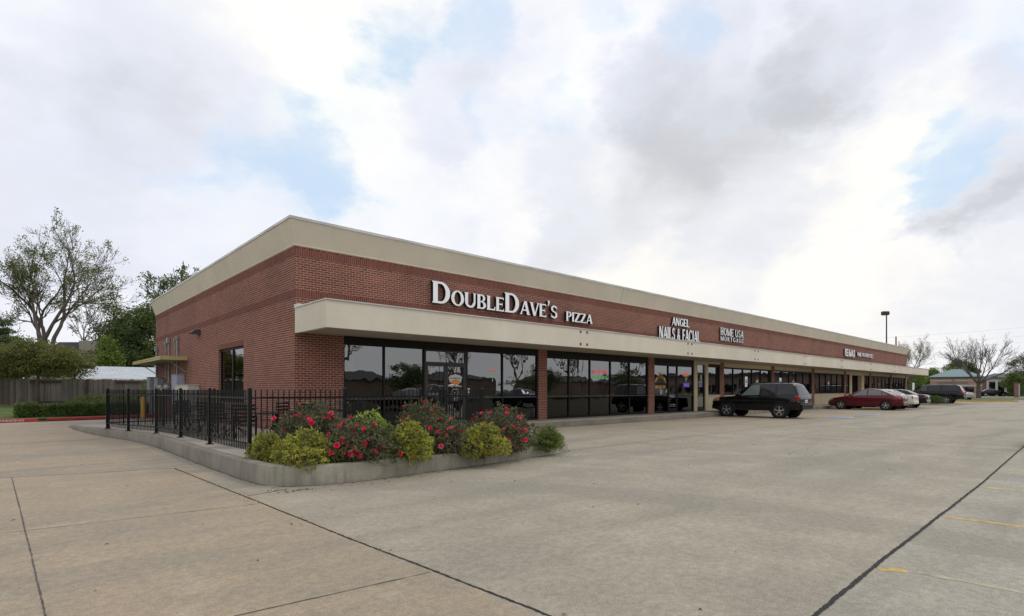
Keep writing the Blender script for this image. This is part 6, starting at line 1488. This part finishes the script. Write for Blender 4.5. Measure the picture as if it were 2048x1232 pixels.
        for xx in ((2.7, 3.6) if kind == 'suv' else ()):
            b = MB(); b.box(xx-.02, xx+.02, -yy, yy, zt+.035, zt+.055); b.build('roof_bar', M['plastic'], root)
    else:
        b = MB(); w2 = C.hw(L-.05)*.84; zb0 = interp(C.bottom, L); b.bbox(L-.2, L+.035, -w2, w2, zb0-.03, zb0+.20, .035); b.build('rear_bumper', body, root)
    if plate:
        zp = {'suv':.80,'bigsuv':.95,'crossover':.8,'sedan':.78,'saloon':.78}[kind]
        b = MB(); b.box(L+.002, L+.016, -.16, .16, zp, zp+.15); o = b.build('number_plate', M['white_paint'], root)
        b = MB(); b.box(L+.0165, L+.018, -.10, .10, zp+.05, zp+.09); b.build('plate_mark', plain('plate_ink', (.05,.06,.2), .6) if 'plate_ink' not in bpy.data.materials else bpy.data.materials['plate_ink'], root)
    if grille:
        b = MB(); zg = interp(C.belt, 0)-.14; b.bbox(-.012, .03, -.42, .42, zg-.09, zg+.07, .008); b.build('grille', M['chrome'] if kind in ('crossover', 'bigsuv') else M['plastic'], root)
        b = MB()
        for i in range(4): b.box(-.018, -.013, -.38, .38, zg-.055+i*.026, zg-.043+i*.026)
        b.build('grille_bars', M['well'], root)
    return root
M['plastic_gloss'] = plain('gloss_black_trim', (.008,.008,.009), .5, 0, .1, spec=.2)
P_black = paint('black_paint', (.004,.004,.005)); P_maroon = paint('maroon_paint', (.105,.008,.014), .25); P_white = paint('white_car_paint', (.62,.60,.52)); P_grey = paint('bronze_grey_paint', (.27,.24,.235), .6); P_silver = paint('silver_paint', (.34,.35,.37), .7); P_navy = paint('dark_blue_paint', (.012,.02,.05))
CG_ = 'cars parked nose in along the shops'
make_car('parked_suv', 'glossy black compact SUV parked nose in before the office windows, nearest of the parked vehicles', 'SUV', (29.57, 14.78-.04, 0), R(-90), 'suv', P_black, 'cg_lt', 'cg_dark', CG_, spokes=5)
make_car('parked_car', 'dark red sedan parked beside the white one, nearest the black SUV', 'car', (46.35, 14.1, 0), R(-90), 'sedan', P_maroon, 'cg_lt', 'cg_lt', CG_, spokes=5)
make_car('parked_car', 'white sedan parked between the dark red sedan and the black one', 'car', (49.3, 14.25, 0), R(-90), 'saloon', P_white, 'cg', 'cg', CG_)
make_car('parked_car', 'black saloon parked between the white sedan and the round bush', 'car', (53.5, 14.25, 0), R(-90), 'saloon', P_black, 'cg_dark', 'cg_dark', CG_)
make_car('parked_suv', 'large black full size SUV with roof rails parked beyond the round bush', 'SUV', (70.0, 15.0, 0), R(-90), 'bigsuv', P_black, 'cg', 'cg_dark', CG_)
make_car('parked_car', 'silver car mostly hidden behind the large black SUV', 'car', (75.0, 15.3, 0), R(-90), 'saloon', P_silver, 'cg', 'cg', CG_)
q = at(1940, 72); 
make_car('facing_suv', 'bronze grey crossover with chrome grille facing the camera under the bare tree', 'SUV', (q.x, q.y, .0), math.atan2(FW.y*.93+.0, FW.x)+R(14), 'crossover', P_grey, 'cg', 'cg_dark', None, plate=False)
q = at(2001, 112); 
make_car('street_car', 'black sedan driving along the street behind the bare tree', 'car', (q.x-.4, q.y-1.2, .06), R(112), 'saloon', P_black, 'cg', 'cg_dark', None)
q = at(1994, 135)
make_car('street_car', 'silver car on the far side of the street, partly behind the black sedan', 'car', (q.x, q.y, .06), R(100), 'saloon', P_silver, 'cg', 'cg', None)
make_car('parked_car', 'red car at the right edge, parked in the opposite row', 'car', (20.3, -3.6, 0), R(90), 'sedan', P_maroon, 'cg', 'cg', 'cars parked in the row opposite the shops')
for i, (x, kk_, p_, l) in enumerate(((6.6, 'bigsuv', P_grey, 'grey SUV in the opposite row, behind the camera'), (12.2, 'saloon', P_black, 'black sedan in the opposite row seen in the shop glass'), (23.4, 'suv', P_silver, 'silver SUV in the opposite row seen in the shop glass'), (31.3, 'saloon', P_navy, 'dark blue sedan in the opposite row seen in the shop glass'))):
    make_car('parked_car' if kk_ == 'saloon' else 'parked_suv', l, 'car', (x, -9.5 if x < 14 else -4.0, 0), R(90), kk_, p_, 'cg', 'cg_dark', 'cars parked in the row opposite the shops')

# signs on posts in front of the office windows
def post_sign(x, y, label, h=2.03):
    t = thing('accessible_parking_sign', label, 'sign', (x, y, FL), 0, 'accessible parking signs on posts by the walk')
    b = MB(); b.box(-.025, .025, -.02, .02, 0, h); b.build('post', plain('green_post', (.06,.12,.07), .5) if 'green_post' not in bpy.data.materials else bpy.data.materials['green_post'], t)
    b = MB(); b.bbox(-.16, .16, -.03, -.021, h-.62, h, .003); b.build('plate', M['white_face'], t)
    b = MB(); b.box(-.09, .09, -.0335, -.031, h-.40, h-.18); b.build('symbol_field', plain('sign_blue', (.03,.10,.42), .5) if 'sign_blue' not in bpy.data.materials else bpy.data.materials['sign_blue'], t)
    text_mesh('P', .09, .15, M['decal_white'], 'symbol', None, (0, -.035, h-.36)).parent = t
    text_mesh('RESERVED', .22, .045, plain('sign_ink', (.03,.10,.42), .5) if 'sign_ink' not in bpy.data.materials else bpy.data.materials['sign_ink'], 'sign_lettering', None, (0, -.032, h-.52)).parent = t
    return t
post_sign(32.61, 14.55, 'white and green accessible parking sign on a post behind the bonnet of the black SUV'); post_sign(37.76, 14.55, 'accessible parking sign on a post rising just above the roof of the black SUV')
# round bush and red leaved shrub in the small island, island kerb
q = at(1869, 51.6); b = MB(); 
kerb_run('island_kerb', [(q.x-1.5, 15.0), (q.x-1.5, q.y-.5), (q.x-1.1, q.y-1.3), (q.x-.2, q.y-1.5), (q.x+.9, q.y-1.2), (q.x+1.2, q.y-.4), (q.x+1.2, 15.0)], .15, .14, M['walk'])
poly_obj('island_soil', [(q.x-1.3, 14.9), (q.x-1.3, q.y-.5), (q.x-.9, q.y-1.15), (q.x-.2, q.y-1.3), (q.x+.7, q.y-1.05), (q.x+1.0, q.y-.3), (q.x+1.0, 14.9)], .10, M['dirt'])
shrub('shrub', 'round clipped green bush in the island between the black saloon and the large black SUV', q.x, q.y, .1, [(0,0,.34,.68,.68,.44)], 4600, .075, 'leaf_hedge', 71, per=6, clump=.07)
shrub('shrub', 'red leaved loose shrub behind the round clipped bush', q.x+.2, q.y+1.7, .1, [(0,0,.6,.85,.8,.65),(.7,-.3,.5,.5,.5,.5),(-.6,.5,.6,.5,.6,.55)], 2200, .09, 'leaf_red', 72, per=5, clump=.12) if 'leaf_red' in M else None

# ------------------------------------------------------------------ beyond the right end
lp = at(1773, 75); lamp = thing('parking_lamp', 'tall dark lot lamp with a double shoebox head beyond the far end of the shops', 'street lamp', tuple(lp)); b = MB(); b.tube([(0,0,0),(0,0,12.0)], [.11,.075], 8); b.build('pole', plain('lamp_brown', (.06,.035,.03), .5, .3), lamp)
b = MB(); b.bbox(-.62, .28, -.32, .32, 11.72, 12.25, .09); b.build('lamp_head', bpy.data.materials['lamp_brown'], lamp)
b = MB(); b.box(-.5, .16, -.24, .24, 11.70, 11.718); b.build('lens', bpy.data.materials['lamp_lens'], lamp)
lamp.rotation_euler.z = HEAD-R(90)
up = at(1792, 112); t = thing('utility_pole', 'brown utility pole top just showing over the far end of the cornice', 'utility pole', tuple(up)); b = MB(); b.tube([(0,0,0),(0,0,zat(673,112))], [.15,.12], 8); b.build('pole', plain('pole_wood', (.11,.05,.035), .9), t)
# power lines
for i, (u0, v0, u1, v1) in enumerate(((2300, 632, 1500, 691), (2300, 651, 1500, 704), (2300, 664, 1500, 715), (2300, 677, 1500, 727))):
    a = at(u0, 118); c = at(u1, 118); z0, z1 = zat(v0, 118), zat(v1, 118); pts = []
    for k in range(25): f = k/24; p = a.lerp(c, f); pts.append((p.x, p.y, z0+(z1-z0)*f-1.2*4*f*(1-f)+.6))
    b = MB(); b.tube(pts, .009, 4); tag(b.build('power_line', M['dark_metal']), ['highest', 'second highest', 'third highest', 'lowest'][i]+' of the four power lines crossing the sky at the right', 'power line', 'power lines crossing at the right')

def box_house(name, label, u, d, w, dep, h, wallm, ang=0.0, z=0):
    c = at(u, d, z); t = thing(name, label, 'building', tuple(c), HEAD-R(90)+ang); b = MB(); b.box(-w/2, w/2, 0, dep, 0, h); b.build('wall', wallm, t); return t
def banded_mat():
    m, nt, b = new_mat('banded_brick'); g = nt.nodes.new('ShaderNodeTexCoord').outputs['Object']; s = N(nt, 'ShaderNodeSeparateXYZ', i0=g)
    bt = N(nt, 'ShaderNodeTexBrick', Vector=nt.nodes.new('ShaderNodeUVMap').outputs[0], Scale=1.0); bt.inputs['Color1'].default_value = (.42,.25,.20,1); bt.inputs['Color2'].default_value = (.34,.19,.15,1); bt.inputs['Mortar'].default_value = (.42,.36,.32,1); bt.inputs['Brick Width'].default_value = .2; bt.inputs['Row Height'].default_value = .068; bt.inputs['Mortar Size'].default_value = .006
    nt.links.new(bt.outputs[0], b.inputs['Base Color']); b.inputs['Roughness'].default_value = .9; return m
c = thing('fire_station', 'pink brick building with white bands and a teal hip roof at the far right', 'building', tuple(at(1911, 130)), HEAD-R(90)-R(39.2)); c.scale = (.80, 1, 1)
BM_ = banded_mat(); TEAL = plain('teal_metal_roof', (.16,.24,.25), .5, .2, .1)
b = MB(); b.box(-6.0, 6.0, 0, 11, 0, 4.5); b.build('wall', BM_, c)
b = MB()
for z in (2.25, 3.55): b.box(-6.03, 6.03, -.03, 11.03, z, z+.28)
b.box(-6.03, 6.03, -.035, 11.03, 0, .5); b.build('stone_band', plain('stone_band', (.55,.51,.44), .8), c)
b = MB(); pk = 6.45
b.add([(-6.6,-.6,4.5),(6.6,-.6,4.5),(6.6,11.6,4.5),(-6.6,11.6,4.5),(-1.0,5.5,pk),(1.6,5.5,pk)], [(0,1,5,4),(1,2,5),(2,3,4,5),(3,0,4),(3,2,1,0)]); b.build('roof', TEAL, c)
b = MB()
for i in range(26):
    x = -6.4+i*.51; f = 1.0; zt = 4.5
    tx = max(-1.0, min(1.6, x*.22+.3)); yb_, yt = -.6, 5.5
    # seam runs straight up the front slope until it meets a hip
    k = 1.0 if -1.0 <= x <= 1.6 else ((x+6.6)/5.6 if x < -1 else (6.6-x)/5.0)
    b.tube([(x, -.6, 4.52), (x, -.6+6.1*k, 4.52+(pk-4.5)*k)], .025, 4)
b.build('roof_seam', plain('teal_seam', (.12,.19,.20), .5), c)
b = MB(); b.box(-6.62, 6.62, -.62, -.59, 4.32, 4.52); b.build('gutter', plain('gutter_teal', (.05,.08,.08), .5), c)
b = MB(); b.box(1.6, 4.2, -.05, .1, .9, 2.1); b.box(-5.2, -3.8, -.05, .1, .9, 2.0); b.build('window', M['cg_dark'], c)
text_mesh('FIRE DEPARTMENT STATION', 6.9, .42, plain('grey_letters', (.20,.19,.18), .5), 'wall_lettering', None, (-.7, -.06, 2.86), ext=.01, off=.015).parent = c
b = MB(); b.box(-.9, -.2, -.12, 0, 3.62, 3.72); b.build('wall_light', M['dark_metal'], c)
w = MB(); w.box(6.0, 13.6, 1.0, 9, 0, 3.7); w.build('side_wing', BM_, c); w = MB(); w.box(6.0, 13.9, .7, 9.2, 3.7, 3.95); w.build('wing_roof', TEAL, c)
for i in range(4):
    w = MB(); x = 7.0+i*1.95; w.box(x, x+.5, .2, .95, 0, 3.3); w.build('column', plain('column_white', (.50,.49,.45), .7) if i == 0 else bpy.data.materials['column_white'], c)
    w = MB(); w.box(x+.55, x+1.9, .9, .97, 0, 3.0); w.build('bay_door', M['cg_dark'], c)
w = MB(); w.box(6.8, 13.5, .3, .99, 3.3, 3.69); w.build('portico_beam', plain('beam_band', (.45,.40,.36), .8), c)
# brick screen wall and house with hip roof
q = at(2022, 148); t = tag((lambda b: (b.box(-16, 14, 0, .3, 0, 1.75), b.build('brick_screen_wall', plain('far_brick', (.20,.10,.085), .9, 0, .2, 3)))[1])(MB()), 'long red brick garden wall across the street at the far right', 'wall'); t.location = q; t.rotation_euler.z = HEAD-R(90)
t = box_house('house', 'brick house with grey hip roof beyond the garden wall', 2032, 170, 15, 12, 3.1, bpy.data.materials['far_brick']); b = MB(); b.add([(-8.2,-.6,3.1),(8.2,-.6,3.1),(8.2,12.6,3.1),(-8.2,12.6,3.1),(-1.5,6,6.7),(3.5,6,6.7)], [(0,1,5,4),(1,2,5),(2,3,4,5),(3,0,4),(3,2,1,0)]); b.build('roof', plain('grey_shingles', (.13,.13,.14), .9, 0, .2, 6), t)
# monument sign
q = at(2035, 95, .1); t = thing('monument_sign', 'brick monument sign with pale panel on the grass strip at the right edge', 'sign', tuple(q), HEAD-R(90)); b = MB(); b.box(-.42, .0, -.2, .2, 0, 2.45); b.box(-.46, .46, -.24, .24, 2.45, 2.55); b.build('brick_frame', bpy.data.materials['far_brick'], t)
b = MB(); b.box(.001, .40, -.05, .15, .2, 2.4); b.build('panel', plain('sign_panel', (.33,.31,.33), .6), t)
b = MB()
for i in range(6): b.box(.05, .36, -.065, -.052, .5+i*.3, .62+i*.3)
b.build('panel_row', plain('sign_row', (.50,.47,.47), .6), t)
q = at(1826.5, 71); t = thing('post_sign', 'narrow white sign post beyond the far end of the walk', 'sign', tuple(q), HEAD-R(90)); b = MB(); b.box(-.04, .04, -.02, .02, 0, 2.3); b.build('post', M['galv'], t); b = MB(); b.box(-.13, .13, -.04, -.021, 1.3, 2.35); b.build('plate', M['white_face'], t)

# trees on the right
tree('bare_tree', 'large bare vase shaped tree in front of the teal roofed building', at(1957, 84, .1), 61, 2.3, .29, 4.6, 4, [5,5,4,4], .66, (-.1,0), 8, bark='bark', up=.07, wig=.13, ratio=.60, fork_ang=.92, minr=.007, thin=.40)
tree('blossoming_tree', 'half bare tree with pale blossom behind the far end of the shops', at(1822, 100, 0), 62, 3.0, .2, 4.4, 3, [5,5,4], .62, (0,0), 5, leaf=('leaf_blossom', 3, .16, .35, lambda p, r: .4), bark='bark', up=.12, wig=.18, ratio=.68, fork_ang=.55, minr=.010, thin=.5)
for k, (u, d, w, z0, z1, mat, l) in enumerate(((1905, 172, 9.5, 3.0, 10.6, 'leaf_mid', 'broad green tree behind the teal roofed building'), (1868, 150, 4.6, 1.5, 7.0, 'leaf_light', 'light green tree at the left of the teal roofed building'), (1822, 116, 4.6, .8, 5.6, 'leaf_light', 'low green trees seen under the far end of the canopy'), (1852, 140, 5.0, .8, 6.0, 'leaf_mid', 'green tree between the canopy end and the teal roofed building'),
    (2050, 124, 7.0, 1.0, 9.2, 'leaf_dark', 'dark green tree at the right edge behind the brick sign'), (2030, 108, 3.0, .6, 4.6, 'leaf_mid', 'rounded green tree lower left of the dark one at the right edge'), (1996, 165, 6.0, .8, 4.8, 'leaf_mid', 'low tree in front of the grey roofed house'), (1940, 178, 6.0, 3.0, 9.6, 'leaf_dark', 'dark green tree behind the limbs of the bare tree'), (2110, 130, 8, 1, 9, 'leaf_mid', 'green tree beyond the right edge'), (1700, 150, 9, 2, 7.5, 'leaf_mid', 'green tree hidden behind the shops'))):
    crown_tree('leafy_tree', l, at(u, d, 0), 80+k, lobes(w, z0, z1, 90+k, 11), 8000, .36 if d > 130 else .26, mat, .25, 2.0, per=8, clump=.7, shell=.35)
far_shrub('low clipped shrub along the garden wall at the far right', at(2004, 144).x, at(2004, 144).y, 0, 7, 1.9, 75, n=2500, size=.22)
# what the shop glass reflects: houses, trees and lamps across the lot behind the camera
M['far_wall'] = plain('far_wall', (.22,.16,.13), .9, 0, .15, .5)
for k, (x, y, w, h) in enumerate(((-12, -52, 16, 3.2), (14, -56, 18, 3.4), (40, -54, 20, 3.2), (66, -56, 20, 3.4), (95, -50, 22, 3.2), (125, -52, 22, 3.2))):
    t = thing('house', ['first', 'second', 'third', 'fourth', 'fifth', 'sixth'][k]+' brick house from the left in the row behind the camera', 'house', (x, y, 0), 0, 'houses across the lot behind the camera')
    b = MB(); b.box(-w/2, w/2, -10, 0, 0, h); b.build('wall', M['far_wall'], t); b = MB(); b.add([(-w/2-.5,-10.5,h),(w/2+.5,-10.5,h),(w/2+.5,.5,h),(-w/2-.5,.5,h),(-w/3,-5,h+1.5),(w/3,-5,h+1.5)], [(3,2,5,4),(2,1,5),(1,0,4,5),(0,3,4),(0,1,2,3)]); b.build('roof', bpy.data.materials['dark_shingles'], t)
t = thing('shop_building', 'long low brown building added outside the right edge to block sky in glass reflections', 'building', (150, -35, 0)); b = MB(); b.box(0, 20, -42, 40, 0, 5.2); b.build('wall', M['far_wall'], t); b = MB(); b.box(-.6, 20.6, -42.6, 40.6, 5.2, 6.0); b.build('roof', bpy.data.materials['dark_shingles'], t)  # added out of view so the far bays mirror brown instead of bright sky
b = MB()
for i in range(12): b.box(-.05, .1, -40+i*6.6, -36+i*6.6, .6, 2.9)
b.build('window', M['cg_dark'], t)
r = random.Random(77)
for k in range(9):
    x = -22+k*13+r.uniform(-3, 3); y = -28+r.uniform(-4, 3)
    tree('bare_tree', 'bare tree %s in the row behind the camera' % ['one','two','three','four','five','six','seven','eight','nine'][k], (x, y, 0), 300+k, 2.6, .22, 4.6, 3, [5,5,4], .6, (0,0), 5, up=.12, wig=.18, ratio=.66, fork_ang=.6, minr=.012, group='bare trees behind the camera')
for k, (x, y, w, h) in enumerate(((-7, -44, 9, 6), (4, -46, 8, 5), (24, -45, 11, 6.2), (48, -45, 11, 5.6), (80, -46, 11, 6), (110, -46, 11, 6))):
    crown_tree('leafy_tree', ['first','second','third','fourth','fifth','sixth'][k]+' leafy tree from the left across the lot behind the camera', (x, y, 0), 400+k, lobes(w, 1.5, h, 410+k, 8), 4000, .32, 'leaf_dark', .2, 2, per=8, clump=.6, shell=.35, group='leafy trees behind the camera')
for k, (x, y) in enumerate(((18, -30), (44, -31), (74, -30))):
    t = thing('parking_lamp', ['left', 'middle', 'right'][k]+' lot lamp behind the camera, reflected in the shop glass', 'street lamp', (x, y, 0)); b = MB(); b.tube([(0,0,0),(0,0,9)], [.1,.07], 8); b.build('pole', M['dark_metal'], t); b = MB(); b.bbox(-.4, .4, -.25, .25, 8.9, 9.2, .04); b.build('lamp_head', M['dark_metal'], t)
# dry leaves and grit on the concrete
r = random.Random(12); b = MB()
for i in range(420):
    x = r.uniform(-8, 24); y = r.uniform(1.5, 14) if r.random() < .5 else r.uniform(3, 9)
    if 2.6 < x < 10.2 and y > 7.7: continue
    if r.random() < .35: x = r.gauss(3.0, .15) if r.random() < .5 else r.uniform(2.8, 9.5); y = 7.95 if x > 3.2 else r.uniform(7.9, 8.4); y -= abs(r.gauss(0, .06)); 
    if x > 3 and y > 7.98 and x < 10: y = 7.93
    a = r.uniform(0, 6.28); l = r.uniform(.008, .028); w = l*.4; dx, dy = math.cos(a), math.sin(a)
    b.add([(x-dx*l, y-dy*l, .006), (x-dy*w, y+dx*w, .012+r.random()*.008), (x+dx*l, y+dy*l, .007), (x+dy*w, y-dx*w, .008)], [(0,1,2,3)])
o = b.build('leaf_litter', plain('dry_leaf', (.13,.085,.05), .9, 0, .6, 4)); o['kind'] = 'stuff'
